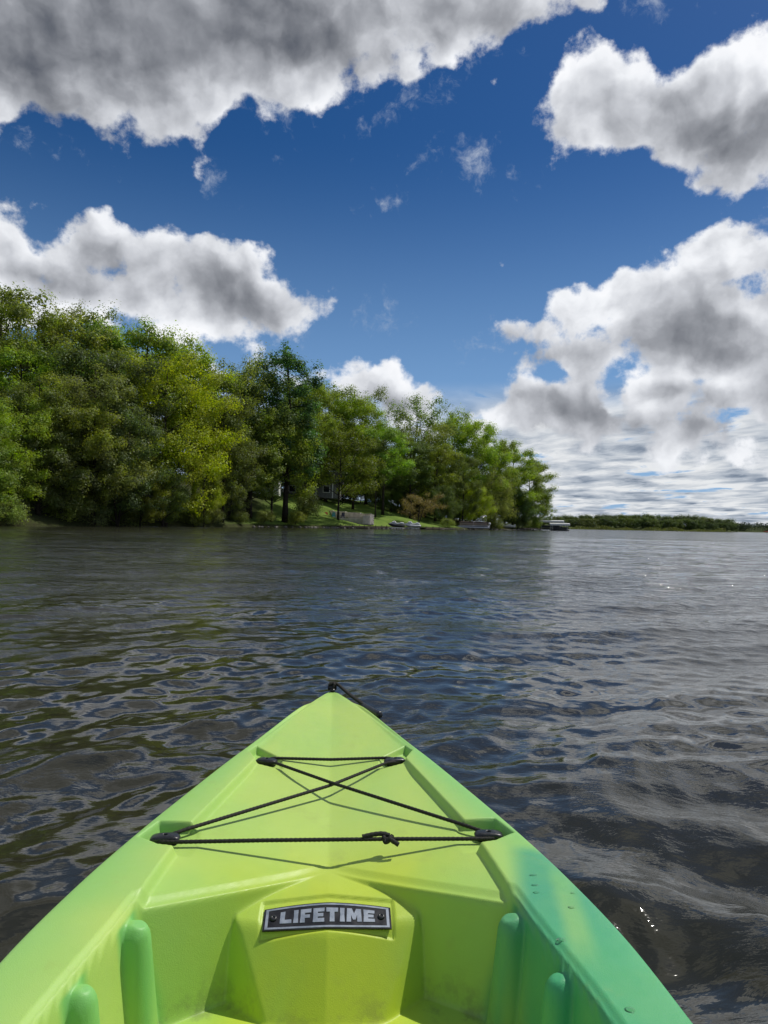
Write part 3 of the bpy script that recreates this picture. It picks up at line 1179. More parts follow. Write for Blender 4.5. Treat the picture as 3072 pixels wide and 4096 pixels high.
def smooth_poly(P, n=3):
    P = [np.array(p, float) for p in P]
    for _ in range(n):
        Q = []
        for i in range(len(P)):
            a, b = P[i], P[(i + 1) % len(P)]
            Q += [a * .75 + b * .25, a * .25 + b * .75]
        P = Q
    return np.array(P)


SP = smooth_poly(SHORE, 2)
# small irregularities of the bank
_i = np.arange(len(SP))
SP = SP + np.stack([np.sin(_i * 1.7) * .5 + np.sin(_i * .61) * .8, np.cos(_i * 1.3) * .5 + np.sin(_i * .83 + 1) * .7], -1)


def sdf_poly(x, y, P):
    """positive inside"""
    d2 = np.full(x.shape, 1e12); ins = np.zeros(x.shape, bool)
    n = len(P)
    for i in range(n):
        ax, ay = P[i]; bx, by = P[(i + 1) % n]
        ex, ey = bx - ax, by - ay
        wx, wy = x - ax, y - ay
        t = np.clip((wx * ex + wy * ey) / (ex * ex + ey * ey + 1e-12), 0, 1)
        d2 = np.minimum(d2, (wx - ex * t) ** 2 + (wy - ey * t) ** 2)
        c = ((ay <= y) & (by > y)) | ((by <= y) & (ay > y))
        xi = ax + (y - ay) * ex / np.where(abs(ey) < 1e-9, 1e-9, ey)
        ins ^= c & (x < xi)
    return np.where(ins, 1, -1) * np.sqrt(d2)


PATIO = np.array([place(1290, 136), place(1345, 128.6), place(1455, 127.8), place(1492, 129), place(1480, 131), place(1430, 133), place(1350, 135.5)])


def ground_z(x, y):
    x = np.atleast_1d(np.asarray(x, float)); y = np.atleast_1d(np.asarray(y, float))
    s = sdf_poly(x, y, SP)
    k = np.interp(x, [-40, -26, -18, -8, 4, 18, 40], [.34, .34, .26, .22, .20, .13, .07])
    top = np.interp(x, [-40, -20, 0, 20, 40], [10, 8, 7, 4.5, 2.2])
    h = .30 + k * s
    h = top - np.log1p(np.exp((top - h) / 1.2)) * 1.2
    h = np.where(s > 0, np.maximum(h, .12) * sst(s, -.1, .8), 0)
    h = h + (.25 * np.sin(x * .31 + y * .17) + .15 * np.sin(x * .7 - y * .43)) * sst(s, 3, 12)
    h = np.where(s <= 0, -.5 - .08 * np.clip(-s, 0, 6), h)
    h = np.where((s > -.6) & (s <= 0), -.5 + (s + .6) * .8, h)
    pd = sdf_poly(x, y, PATIO)
    h = np.where(pd > -.5, np.minimum(h, 1.55), h)
    return h


def gz(x, y):
    return float(ground_z(x, y)[0])


def terrain():
    xs = np.concatenate([np.arange(-170, -50, 5.0), np.arange(-50, 62, 1.0)])
    ys_ = np.concatenate([np.arange(28, 160, 1.0), np.arange(160, 325, 2.5)])
    Xg, Yg = np.meshgrid(xs, ys_, indexing='ij')
    Zg = ground_z(Xg.ravel(), Yg.ravel())
    V = np.stack([Xg.ravel(), Yg.ravel(), Zg], -1)
    F = grid_faces(len(xs), len(ys_))[:, ::-1]
    keep = (Zg[F].max(1) > -.45)
    m, nt = material('lawn_and_forest_floor')
    P = S(nt, nt.node('ShaderNodeTexCoord').outputs['Object'])
    x, y, z = nt.xyz(P)
    n = nt.noise(P, .25, 5, .6); n2 = nt.noise(P, 3.0, 5, .7)
    lawn = nt.step(x, -24, -17) * nt.step(x, 22, 14) * nt.step(z, .35, .6)
    lawn = lawn * nt.step(n + (x * .0), .22, .34)
    grass = nt.mix(nt.step(n, .35, .65), (.125, .205, .034), (.180, .260, .048))
    grass = nt.mix(nt.step(n2, .4, .7) * .5, grass, (.060, .095, .020))
    soil = nt.mix(nt.step(n2, .35, .65), (.034, .032, .016), (.055, .070, .020))
    col = nt.mix(lawn, soil, grass)
    principled(nt, col, .95, .1, 0, bump(nt, n2, .6, .12))
    o = link('grassy_bank', np_mesh('grassy_bank', V, F[keep], (m,)))
    tag(o, kind='structure', label='sloping lawn and wooded bank rising from the lake')


terrain()

# ------------------------------------------------------------------ vegetation
def leaf_material(name):
    m, nt = material(name)
    oi = nt.node('ShaderNodeObjectInfo')
    at = nt.node('ShaderNodeAttribute'); at.attribute_name = 'leaf'
    base = S(nt, oi.outputs['Color'])
    r = S(nt, at.outputs['Fac'])
    P = S(nt, nt.node('ShaderNodeTexCoord').outputs['Object'])
    n = nt.noise(P, .45, 3, .5)
    hs = nt.node('ShaderNodeHueSaturation')
    nt.put(hs.inputs['Color'], base)
    nt.put(hs.inputs['Hue'], nt.step(r + (n - .5), 0, 1, .482, .515, 'LINEAR'))
    nt.put(hs.inputs['Saturation'], nt.step(n, .3, .7, .85, 1.1, 'LINEAR'))
    nt.put(hs.inputs['Value'], nt.step(r * .22 + n * 1.2 - .21, 0, 1, .62, 1.5, 'LINEAR'))
    col = S(nt, hs.outputs[0])
    d = nt.node('ShaderNodeBsdfDiffuse'); nt.put(d.inputs['Color'], col)
    t = nt.node('ShaderNodeBsdfTranslucent')
    nt.put(t.inputs['Color'], nt.mix(1.0, col, (1.25, 1.25, .45), 'MULTIPLY'))
    mx = nt.node('ShaderNodeMixShader'); mx.inputs[0].default_value = .48
    nt.t.links.new(d.outputs[0], mx.inputs[1]); nt.t.links.new(t.outputs[0], mx.inputs[2])
    g = nt.node('ShaderNodeBsdfGlossy'); g.inputs['Roughness'].default_value = .45
    g.inputs['Color'].default_value = (.8, .85, .9, 1)
    m2 = nt.node('ShaderNodeMixShader'); m2.inputs[0].default_value = .02
    nt.t.links.new(mx.outputs[0], m2.inputs[1]); nt.t.links.new(g.outputs[0], m2.inputs[2])
    nt.t.links.new(m2.outputs[0], nt.out.inputs[0])
    return m


M_LEAF = leaf_material('leaves')
M_BARK = simple_mat('bark', (.060, .050, .040), (.028, .024, .020), 3.0, .95, .1, 0, .6, .05)


def leaf_quads(C, size, rng, flat=.55, asp=1.7, N=None):
    """kite shaped leaves at points C, mostly facing up"""
    n = len(C)
    nz = rng.normal(size=(n, 3)); nz[:, 2] = np.abs(nz[:, 2]) * (1 + flat) + flat * .5
    nz /= np.linalg.norm(nz, axis=1)[:, None]
    if N is not None:
        nz = nz * .26 + N; nz /= np.maximum(np.linalg.norm(nz, axis=1), 1e-6)[:, None]
    t = rng.normal(size=(n, 3)); t -= nz * (t * nz).sum(1)[:, None]; t /= np.linalg.norm(t, axis=1)[:, None]
    b = np.cross(nz, t)
    s = (size * rng.uniform(.6, 1.35, n))[:, None]
    V = np.stack([C - t * s * .5, C + b * s * .5 / asp * 1.3 - t * s * .05, C + t * s * .5 - nz * s * .12, C - b * s * .5 / asp * 1.3 - t * s * .05], 1)
    return V.reshape(-1, 3), np.arange(n * 4).reshape(-1, 4)


def crown_mesh(name, C, size, rng, **kw):
    V, F = leaf_quads(C, size, rng, **kw)
    me = np_mesh(name, V, F, (M_LEAF,), smooth=False)
    a = me.attributes.new('leaf', 'FLOAT', 'POINT')
    a.data.foreach_set('value', np.repeat(rng.random(len(C)), 4).astype(np.float32))
    return me


def envelope(shape, q):
    """relative crown radius at relative crown height q (0 base .. 1 top)"""
    q = min(max(q, 0), 1)
    if shape == 'round': return math.sqrt(max(0, 1 - ((q - .42) / .60) ** 2))
    if shape == 'tall': return .95 * math.sqrt(max(0, 1 - ((q - .40) / .62) ** 2)) * (.8 + .2 * math.sin(q * 9))
    if shape == 'spread': return math.sqrt(max(0, 1 - ((q - .55) / .58) ** 2))
    if shape == 'low': return (1 - q ** 2.2) ** .6
    return 1 - q


def tree_proto(seed, H=20.0, base=.2, rad=5.0, shape='round', limbs=18, subs=6, leaves=18000, leaf=.24, clump=1.0, flat=.34, droop=0.0, lean=0.0, stems=1, thick=.013):
    rng = np.random.default_rng(seed)
    mb = MB()
    cl = []
    for st in range(stems):
        offa = rng.uniform(0, 6.28)
        spread = 0 if stems == 1 else rad * .45
        top = np.array([math.cos(offa) * spread + lean * H, math.sin(offa) * spread, H * (.93 if st == 0 else rng.uniform(.7, .9))])
        ph = rng.uniform(0, 6.28, 2)
        path = lambda t: np.array([top[0] * t + math.sin(t * 4 + ph[0]) * .018 * H * t, top[1] * t + math.sin(t * 5 + ph[1]) * .018 * H * t, top[2] * t])
        ts = np.linspace(0, 1, 10)
        r0 = H * thick / math.sqrt(stems)
        mb.tube([path(t) for t in ts], [r0 * (1.25 if t == 0 else 1) * (1 - .86 * t) for t in ts], 7)
        nl = limbs // stems
        for i in range(nl):
            q = (i + rng.uniform(.1, .9)) / nl
            t0 = (base + (1 - base) * (q * .92)) * (.97 if st == 0 else 1)
            p0 = path(min(t0, 1))
            R_ = rad * envelope(shape, q) * rng.uniform(.75, 1.12)
            a = i * 2.399 + rng.uniform(-.5, .5) + st
            rise = R_ * rng.uniform(.25, .75) * (1 - droop)
            dirv = np.array([math.cos(a), math.sin(a), 0.0])
            ends = []
            for f in (0, .35, .7, 1.0):
                ends.append(p0 + dirv * R_ * f + np.array([0, 0, rise * (f ** .8) - droop * R_ * f * f * .6]) + rng.normal(0, .12, 3) * f)
            rl = max(.03, r0 * .42 * (1 - t0 * .6))
            mb.tube(ends, [rl, rl * .7, rl * .45, rl * .2], 5, cap=False)
            ns = max(2, int(subs * (.5 + .6 * R_ / rad)))
            for j in range(ns):
                f = rng.uniform(.35, 1.0)
                k = min(int(f * 3), 2)
                b0 = ends[k] + (ends[k + 1] - ends[k]) * (f * 3 - k if f * 3 - k <= 1 else 1)
                aa = a + rng.normal(0, .9)
                L = rad * rng.uniform(.14, .34)
                b1 = b0 + np.array([math.cos(aa) * L, math.sin(aa) * L, L * rng.uniform(-.1, .7) * (1 - 2 * droop)])
                mb.tube([b0, (b0 + b1) / 2 + rng.normal(0, .05, 3), b1], [rl * .3, rl * .2, rl * .08], 4, cap=False)
                cl.append((*b1, clump * rng.uniform(.65, 1.25)))
                if rng.random() < .5: cl.append((*((b0 + b1) / 2), clump * rng.uniform(.5, .9)))
            cl.append((*ends[3], clump * rng.uniform(.7, 1.1)))
        for j in range(4):
            cl.append((*(path(1) + rng.normal(0, .25 * clump, 3)), clump * rng.uniform(.5, .9)))
    cl = np.array(cl)
    w = cl[:, 3] ** 2; w /= w.sum()
    idx = rng.choice(len(cl), leaves, p=w)
    off = rng.normal(size=(leaves, 3))
    off /= np.maximum(np.linalg.norm(off, axis=1), 1e-6)[:, None]
    rr_ = rng.random(leaves) ** .40
    nrm = off * np.array([.8, .8, .9]) + np.array([0, 0, .35])
    off *= rr_[:, None] * cl[idx, 3][:, None] * np.array([1, 1, flat * 1.9])
    out = cl[idx, :3] * np.array([1, 1, 0]); out /= np.maximum(np.linalg.norm(out, axis=1), .5)[:, None]
    shoot = (rng.random(leaves) < .16) * rng.random(leaves) ** 1.4
    off += (out * rng.uniform(.0, .9, leaves)[:, None] + np.array([0, 0, 1.0])) * (shoot * cl[idx, 3] * (1 - droop * 2) * .5)[:, None]
    off += rng.normal(0, .08, (leaves, 3))
    C = cl[idx, :3] + off
    if droop > 0:
        C[:, 2] -= rng.random(leaves) ** 2 * droop * 3.0
    # drop thin random pockets so the sky shows through
    ph = rng.uniform(0, 6.28, 3)
    hole = np.sin(C[:, 0] * 1.9 + ph[0]) * np.sin(C[:, 1] * 1.9 + ph[1]) * np.sin(C[:, 2] * 1.7 + ph[2])
    keep = hole < .40
    C = C[keep]
    Nn = nrm[keep]
    bark = bpy.data.meshes.new('trunk')
    bark.from_pydata([tuple(p) for p in mb.v], [], mb.f)
    bark.materials.append(M_BARK); bark.polygons.foreach_set('use_smooth', [True] * len(bark.polygons)); bark.update()
    return dict(H=H, bark=bark, crown=crown_mesh('crown', C, leaf, rng, N=Nn))


PR = dict(
    oak=tree_proto(1, 20, .10, 6.6, 'round', 30, 7, 42000, .235, 1.40, flat=.38),
    oak2=tree_proto(2, 20, .08, 6.8, 'round', 30, 7, 42000, .235, 1.35, flat=.38),
    layered=tree_proto(3, 20, .04, 7.4, 'round', 30, 9, 44000, .225, 1.45, flat=.32),
    tall=tree_proto(4, 22, .20, 5.2, 'tall', 30, 7, 24000, .27, 1.15, flat=.42),
    tall2=tree_proto(5, 22, .16, 5.4, 'tall', 30, 7, 26000, .26, 1.2, flat=.42),
    airy=tree_proto(6, 21, .24, 5.8, 'spread', 28, 7, 15000, .23, 1.2, stems=2, flat=.5),
    airy2=tree_proto(7, 21, .20, 6.2, 'spread', 30, 8, 21000, .24, 1.3, stems=2, flat=.5),
    poplar=tree_proto(8, 26, .24, 4.2, 'tall', 34, 6, 22000, .25, .95, flat=.7),
    lowtree=tree_proto(9, 12, .02, 6.0, 'low', 26, 9, 38000, .19, 1.4, flat=.42),
    lowtree2=tree_proto(10, 13, .02, 6.2, 'low', 26, 9, 38000, .19, 1.35, flat=.38, lean=.04),
    willow=tree_proto(11, 15, .08, 5.6, 'round', 26, 8, 30000, .19, 1.3, flat=.6, droop=.45),
    maple=tree_proto(12, 15, .16, 5.8, 'low', 26, 9, 26000, .24, 1.3, flat=.34),
    lawn=tree_proto(15, 21, .34, 5.6, 'tall', 26, 8, 30000, .225, 1.2, flat=.38),
    lawn2=tree_proto(16, 21, .36, 6.0, 'round', 26, 8, 34000, .225, 1.25, flat=.38),
    bank=tree_proto(17, 19, .03, 5.0, 'tall', 34, 8, 40000, .20, 1.15, flat=.36),
    bank2=tree_proto(18, 18, .02, 5.4, 'round', 34, 8, 40000, .20, 1.2, flat=.34, stems=2),
    redbud=tree_proto(13, 6, .22, 2.9, 'spread', 18, 8, 8000, .13, .6, flat=.45, stems=3, thick=.022),
    bush=tree_proto(14, 3.4, .02, 1.8, 'low', 16, 7, 9000, .13, .75, flat=.6, stems=3),
)
FARP = [tree_proto(30 + i, 14, .01, 6.8, 'round', 16, 5, 6500, .60, 2.3, flat=.55) for i in range(4)]

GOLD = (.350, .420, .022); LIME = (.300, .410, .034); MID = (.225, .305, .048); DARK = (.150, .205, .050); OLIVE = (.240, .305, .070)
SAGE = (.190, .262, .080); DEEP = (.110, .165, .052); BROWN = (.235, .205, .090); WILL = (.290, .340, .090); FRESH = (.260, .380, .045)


def tree(name, proto, px, d, top_py=None, color=MID, w=1.0, label=None, cat='tree', group=None, height=None, rot=None, xy=None):
    p = PR[proto] if isinstance(proto, str) else proto
    x, y = xy if xy else place(px, d)
    z = gz(x, y)
    z = max(z, 0.0) - .1
    H = height if height else top_z(px, top_py, d) - z
    s = H / p['H'] / (1.02)
    r = random.uniform(0, 6.28) if rot is None else rot
    e = empty(name, (x, y, z), r, label=label, cat=cat, group=group)
    ws = s * w
    e.scale = (ws, ws, s)
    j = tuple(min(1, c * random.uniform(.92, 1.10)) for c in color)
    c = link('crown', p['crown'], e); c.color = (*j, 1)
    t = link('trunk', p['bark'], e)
    return e


G_L = 'broadleaf trees crowded on the wooded bank'
T = tree
nm = 'broadleaf_tree'
# back row that makes the skyline, left to right
T(nm, 'oak', -260, 84, 1120, MID, 1.0, 'dense green tree at the far left, half outside the picture', group=G_L)
T(nm, 'oak2', -30, 78, 1085, MID, .95, 'tall green tree on the left picture edge, highest of the wooded bank', group=G_L)
T(nm, 'airy2', 130, 88, 1160, OLIVE, .95, 'olive tree with thin leaves just right of the tallest tree on the left edge', group=G_L)
T(nm, 'airy', 235, 92, 1175, SAGE, .9, 'grey-green see-through treetop behind the olive tree near the left edge', group=G_L)
T(nm, 'tall2', 330, 86, 1215, OLIVE, 1.15, 'olive-green tree with upright boughs left of the first rise in the skyline', group=G_L)
T(nm, 'oak2', 450, 92, 1250, FRESH, .95, 'fresh green rounded treetop between olive trees on the left skyline', group=G_L)
T(nm, 'tall', 560, 90, 1248, MID, 1.1, 'green treetop that pokes up above the golden-green maple', group=G_L)
T(nm, 'oak', 660, 98, 1300, LIME, .9, 'yellow-green rounded treetop on the skyline right of the poking treetop', group=G_L)
T(nm, 'tall2', 770, 100, 1352, MID, 1.1, 'mid green tree on the sloping skyline above the golden crown', group=G_L)
T(nm, 'airy2', 890, 105, 1372, OLIVE, .9, 'loose olive tree on the skyline right of the golden maple', group=G_L)
T(nm, 'oak2', 990, 112, 1425, DARK, .85, 'dark green tree just left of the tall thin poplar', group=G_L)
T('poplar_tree', 'poplar', 1140, 114, 1322, (.085, .170, .060), 1.22, 'tall thin dark poplar with gaps of sky, standing above its neighbours', rot=.6)
# middle row
T(nm, 'oak2', -120, 70, 1450, MID, .9, 'leafy green tree low on the left picture edge', group=G_L)
T(nm, 'tall2', 60, 74, 1330, FRESH, 1.2, 'bright green tree behind the bushy lime tree on the left', group=G_L)
T(nm, 'airy2', 210, 78, 1270, DARK, 1.0, 'dark tree with fan of bare boughs near the left', group=G_L)
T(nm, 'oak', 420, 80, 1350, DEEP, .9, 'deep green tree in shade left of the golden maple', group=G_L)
T('maple_tree', 'layered', 660, 86, 1385, GOLD, .92, 'big golden-green maple with layered boughs, brightest crown of the bank', rot=1.1)
T(nm, 'oak', 890, 98, 1540, DARK, .82, 'dark green tree filling the gap right of the golden maple', group=G_L)
T(nm, 'tall2', 1000, 108, 1560, MID, 1.1, 'green tree under the skyline between golden maple and poplar', group=G_L)
# front row at the water
T(nm, 'bank2', 20, 64, 1520, LIME, 1.0, 'bushy lime-green tree at the water in the lower left of the wood', group=G_L)
T(nm, 'bank', 150, 67, 1470, DARK, 1.05, 'dark full-height tree leaning over the water near the left edge', group=G_L)
T(nm, 'bank2', 265, 70, 1440, MID, .95, 'mid green tree reaching the water between dark tree and silvery tree', group=G_L)
T(nm, 'bank', 370, 73, 1420, SAGE, 1.05, 'silvery green tree whose branches droop to the water', group=G_L)
T(nm, 'bank2', 470, 76, 1600, DEEP, 1.0, 'deep green tree between silvery tree and golden branches', group=G_L)
T('maple_tree', 'layered', 815, 91, 1790, GOLD, .66, 'small golden-green maple that ends the wood at the lawn', rot=2.0)
T('maple_tree', 'bank2', 560, 79, 1780, (.20, .26, .025), .95, 'yellow-green low maple boughs under the big golden crown')
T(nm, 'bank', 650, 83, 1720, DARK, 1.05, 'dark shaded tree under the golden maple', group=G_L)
T(nm, 'bank', -110, 60, 1500, MID, 1.1, 'green tree on the shore beyond the left picture edge', group=G_L)
T(nm, 'bank2', 915, 102, 1760, DARK, .8, 'dark tree behind the end of the golden maple', group=G_L)

# trees of the garden and the point, left to right
G_G = 'garden trees round the lawn'
T(nm, 'maple', 1085, 112, 1640, FRESH, .85, 'fresh green tree with two dark trunks at the left side of the lawn', group=G_G)
T(nm, 'lawn2', 1215, 122, 1490, MID, .72, 'slim tree with straight bare lower trunk on the left of the lawn', group=G_G)
T(nm, 'lawn', 1190, 142, 1560, OLIVE, 1.2, 'olive tree behind the poplar and the lawn', group=G_G)
T(nm, 'lawn', 1300, 150, 1500, MID, 1.1, 'mid green tree behind the slim-trunked lawn tree', group=G_G)
T('maple_tree', 'maple', 1352, 126, 1690, (.15, .20, .022), .95, 'yellow-green tree with layered branches hanging over the stone wall', rot=.4)
T(nm, 'airy', 1462, 168, 1535, SAGE, .95, 'thin see-through tree rising above the skyline over the stone wall', group=G_G)
T(nm, 'lawn2', 1410, 152, 1560, LIME, .85, 'dense yellow-green tree with arching crown behind the stone wall', group=G_G)
T(nm, 'lawn', 1530, 150, 1680, FRESH, 1.25, 'fresh green tree with dark straight trunk right of the stone wall', group=G_G)
T(nm, 'lawn', 1500, 146, 1730, MID, .7, 'half-hidden green tree beside the dark straight trunk', group=G_G)
T(nm, 'airy', 1620, 176, 1555, SAGE, 1.0, 'pale thin-leaved tree on the skyline above the redbud', group=G_G)
T(nm, 'airy2', 1700, 172, 1640, OLIVE, .9, 'olive thin tree with visible trunk left of the domed trees', group=G_G)
T(nm, 'lawn', 1640, 160, 1740, DARK, 1.2, 'dark tree standing behind the brown-leaved redbud', group=G_G)
T(nm, 'tall2', 1740, 165, 1740, MID, 1.2, 'mid green tree between redbud and pontoon boat', group=G_G)
T(nm, 'oak', 1800, 182, 1615, FRESH, .78, 'fresh green tree at the left of the round-topped group on the point', group=G_G)
T(nm, 'oak2', 1895, 186, 1650, LIME, .78, 'bright green round-topped tree in the middle of the point', group=G_G)
T(nm, 'oak', 1975, 192, 1725, MID, .80, 'mid green round tree on the falling skyline of the point', group=G_G)
T(nm, 'oak2', 2050, 200, 1768, FRESH, .95, 'fresh green tree second from the right end of the point', group=G_G)
T(nm, 'oak', 2112, 207, 1818, MID, .98, 'tree at the right end of the point leaning out over the lake', group=G_G)
T(nm, 'bank2', 2148, 214, 1925, DARK, .9, 'small dark tree at the tip of the point', group=G_G)
T(nm, 'oak', 1850, 168, 1800, DARK, .7, 'dark green tree behind the brown pontoon boat', group=G_G)
T('willow_tree', 'willow', 1965, 182, 1850, WILL, .85, 'pale drooping willow on the point behind the pontoon boat', rot=.2)
T(nm, 'lowtree', 1900, 172, 1935, LIME, .8, 'small lime-green tree just above the pontoon boat', group=G_G)
T(nm, 'lowtree', 2070, 196, 1950, DEEP, .85, 'deep green low tree above the white boat on the point', group=G_G)
T(nm, 'lowtree2', 1770, 158, 1930, DEEP, .8, 'deep green low tree between redbud and pontoon boat', group=G_G)
T('redbud_tree', 'redbud', 1672, 141, 1972, BROWN, 1.25, 'small brown-leaved redbud on the edge of the lawn', rot=.9)

G_B = 'trees massed behind the houses'
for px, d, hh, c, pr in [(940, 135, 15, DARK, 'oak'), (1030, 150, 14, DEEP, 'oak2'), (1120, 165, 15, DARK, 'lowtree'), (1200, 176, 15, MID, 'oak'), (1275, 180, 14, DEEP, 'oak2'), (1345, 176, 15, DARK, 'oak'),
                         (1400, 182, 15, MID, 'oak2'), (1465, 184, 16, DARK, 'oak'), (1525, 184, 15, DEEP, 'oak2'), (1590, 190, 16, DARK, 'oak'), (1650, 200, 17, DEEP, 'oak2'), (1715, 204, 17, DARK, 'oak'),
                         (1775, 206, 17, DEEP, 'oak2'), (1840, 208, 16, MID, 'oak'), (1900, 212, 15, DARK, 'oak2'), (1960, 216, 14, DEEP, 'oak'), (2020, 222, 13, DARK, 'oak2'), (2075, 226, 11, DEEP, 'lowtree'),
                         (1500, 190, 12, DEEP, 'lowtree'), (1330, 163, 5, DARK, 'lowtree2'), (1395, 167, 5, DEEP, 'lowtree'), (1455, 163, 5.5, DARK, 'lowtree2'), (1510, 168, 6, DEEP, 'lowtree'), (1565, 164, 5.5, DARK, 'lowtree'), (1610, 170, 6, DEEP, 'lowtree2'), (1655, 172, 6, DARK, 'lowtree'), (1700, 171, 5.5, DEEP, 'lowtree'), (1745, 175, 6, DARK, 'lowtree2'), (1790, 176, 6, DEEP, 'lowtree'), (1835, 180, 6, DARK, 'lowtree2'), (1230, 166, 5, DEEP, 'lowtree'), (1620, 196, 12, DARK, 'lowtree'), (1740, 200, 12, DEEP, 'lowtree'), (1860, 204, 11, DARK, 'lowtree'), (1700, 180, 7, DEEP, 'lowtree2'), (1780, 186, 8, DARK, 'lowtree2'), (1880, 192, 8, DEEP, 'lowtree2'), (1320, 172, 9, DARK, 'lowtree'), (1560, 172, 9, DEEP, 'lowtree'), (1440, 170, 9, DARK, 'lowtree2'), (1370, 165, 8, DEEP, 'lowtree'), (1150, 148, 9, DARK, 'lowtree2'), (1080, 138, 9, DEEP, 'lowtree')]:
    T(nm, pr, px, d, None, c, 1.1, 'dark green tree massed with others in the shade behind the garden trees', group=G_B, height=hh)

G_S = 'shrubs along the water edge'
for px, d, hh, c, w, lb in [
    (30, 61.5, 2.2, WILL, 1.3, 'pale green grassy shrub at the water on the left picture edge'),
    (255, 69.5, 3.0, MID, 1.1, 'green shrub under the silvery tree at the water'),
    (360, 72.5, 3.2, SAGE, 1.0, 'grey-green shrub at the water below the deep green tree'),
    (500, 78.5, 3.0, DARK, 1.2, 'dark shrub at the water under the golden boughs'),
    (770, 91, 2.4, (.20, .25, .04), 1.3, 'light yellow-green shrub at the water below the golden maple'),
    (850, 95.5, 2.0, WILL, 1.2, 'pale low shrub right of the light shrub below the golden maple'),
    (960, 101.5, 1.8, DARK, 1.3, 'dark low shrub on the bank left of the lawn'),
    (1055, 106, 2.0, OLIVE, 1.3, 'olive shrub on the bank at the left end of the lawn'),
    (1215, 117.5, 4.6, (.14, .18, .05), .95, 'large feathery shrub at the foot of the slim-trunked tree'),
    (1180, 113.5, 2.2, MID, 1.2, 'green shrub left of the large feathery shrub'),
    (1790, 152.5, 2.0, OLIVE, 1.3, 'olive shrub at the bow of the pontoon boat'),
    (1965, 176, 3.6, DARK, 1.0, 'dark shrub just right of the pontoon boat'),
    (2085, 196, 3.4, SAGE, 1.2, 'grey-green shrub right of the white boat'),
    (2120, 203, 4.0, MID, 1.2, 'green shrub at the tip of the point'),
    (2150, 212, 2.4, OLIVE, 1.3, 'low olive shrub between the point and the white canopies')]:
    T('shrub', 'bush', px, d, None, c, w, lb, 'shrub', G_S, height=hh)

# ------------------------------------------------------------------ houses, wall, chairs
M_GREYW = simple_mat('grey_siding', (.20, .20, .195), (.15, .15, .15), 1.5, .8)
M_WHITE = simple_mat('white_paint', (.78, .78, .76), (.68, .68, .66), 2.0, .5, .4)
M_ROOF = simple_mat('grey_shingle', (.10, .10, .105), (.06, .06, .065), 4.0, .9, .1, 0, .5, .05)
M_GLASS = simple_mat('window_glass', (.02, .025, .03), (.03, .035, .04), 1.0, .08, .6)
M_DARK = simple_mat('dark_metal', (.018, .019, .022), (.03, .03, .034), 8, .4, .5)
M_ALU = simple_mat('aluminium', (.50, .51, .52), (.38, .39, .41), 6, .32, .5, .8)
M_WOOD = simple_mat('weathered_wood', (.28, .22, .16), (.17, .13, .095), 5, .85, .2)


def house(px, d, wdt, dep, hwall, hroof, rz, wall, label, dz=0.0):
    x, y = place(px, d)
    z = gz(x, y) - .2 + dz
    e = empty('house', (x, y, z), rz, label=label, cat='house')
    MB().box((0, 0, hwall / 2), (wdt, dep, hwall)).build('wall', wall, e)
    o = .5
    m = MB()
    m.loft([[(-wdt / 2 - o, -dep / 2 - o, hwall + .01), (0 - wdt / 2 - o, 0, hwall + hroof), (-wdt / 2 - o, dep / 2 + o, hwall + .01)],
            [(wdt / 2 + o, -dep / 2 - o, hwall + .01), (wdt / 2 + o, 0, hwall + hroof), (wdt / 2 + o, dep / 2 + o, hwall + .01)]])
    rf = m.build('roof', M_ROOF, e)
    MB().box((wdt * .2, .6, hwall + hroof), (.9, .7, 1.6)).build('chimney', M_GREYW, rf)
    n = int(wdt / 3)
    for k in range(n):
        xx = -wdt / 2 + (k + .5) * wdt / n
        if k == n // 2:
            dr = MB().box((xx, -dep / 2 - .03, 1.1), (1.1, .08, 2.1)).build('door', M_WHITE, e)
            continue
        fr = MB().box((xx, -dep / 2 - .025, 1.9), (1.5, .07, 1.5)).build('window', M_WHITE, e)
        MB().box((xx, -dep / 2 - .065, 1.9), (1.25, .03, 1.25)).build('pane', M_GLASS, fr)
    for k in (-.48, -.16, .16, .48):
        MB().box((wdt * k, -dep / 2 - 1.6, hwall / 2), (.16, .16, hwall)).build('post', M_WHITE, e)
    MB().box((0, -dep / 2 - .9, hwall + .12), (wdt, 1.9, .14)).build('porch_roof', M_ROOF, e)
    return e


house(1250, 152, 11, 8, 3.4, 2.4, R(-6), M_GREYW, 'grey house with white porch posts, half hidden at the top of the lawn')
house(1700, 186, 12, 8, 3.6, 2.6, R(-12), M_GREYW, 'grey house glimpsed through the trees behind the redbud', 1.0)
house(1020, 132, 9, 7, 3.2, 2.0, R(5), M_WHITE, 'white house seen in bits through the leaves left of the poplar', -1.0)

M_STONE = simple_mat('pale_block_stone', (.60, .56, .49), (.42, .39, .345), 1.2, .9, .2, 0, .5, .03)


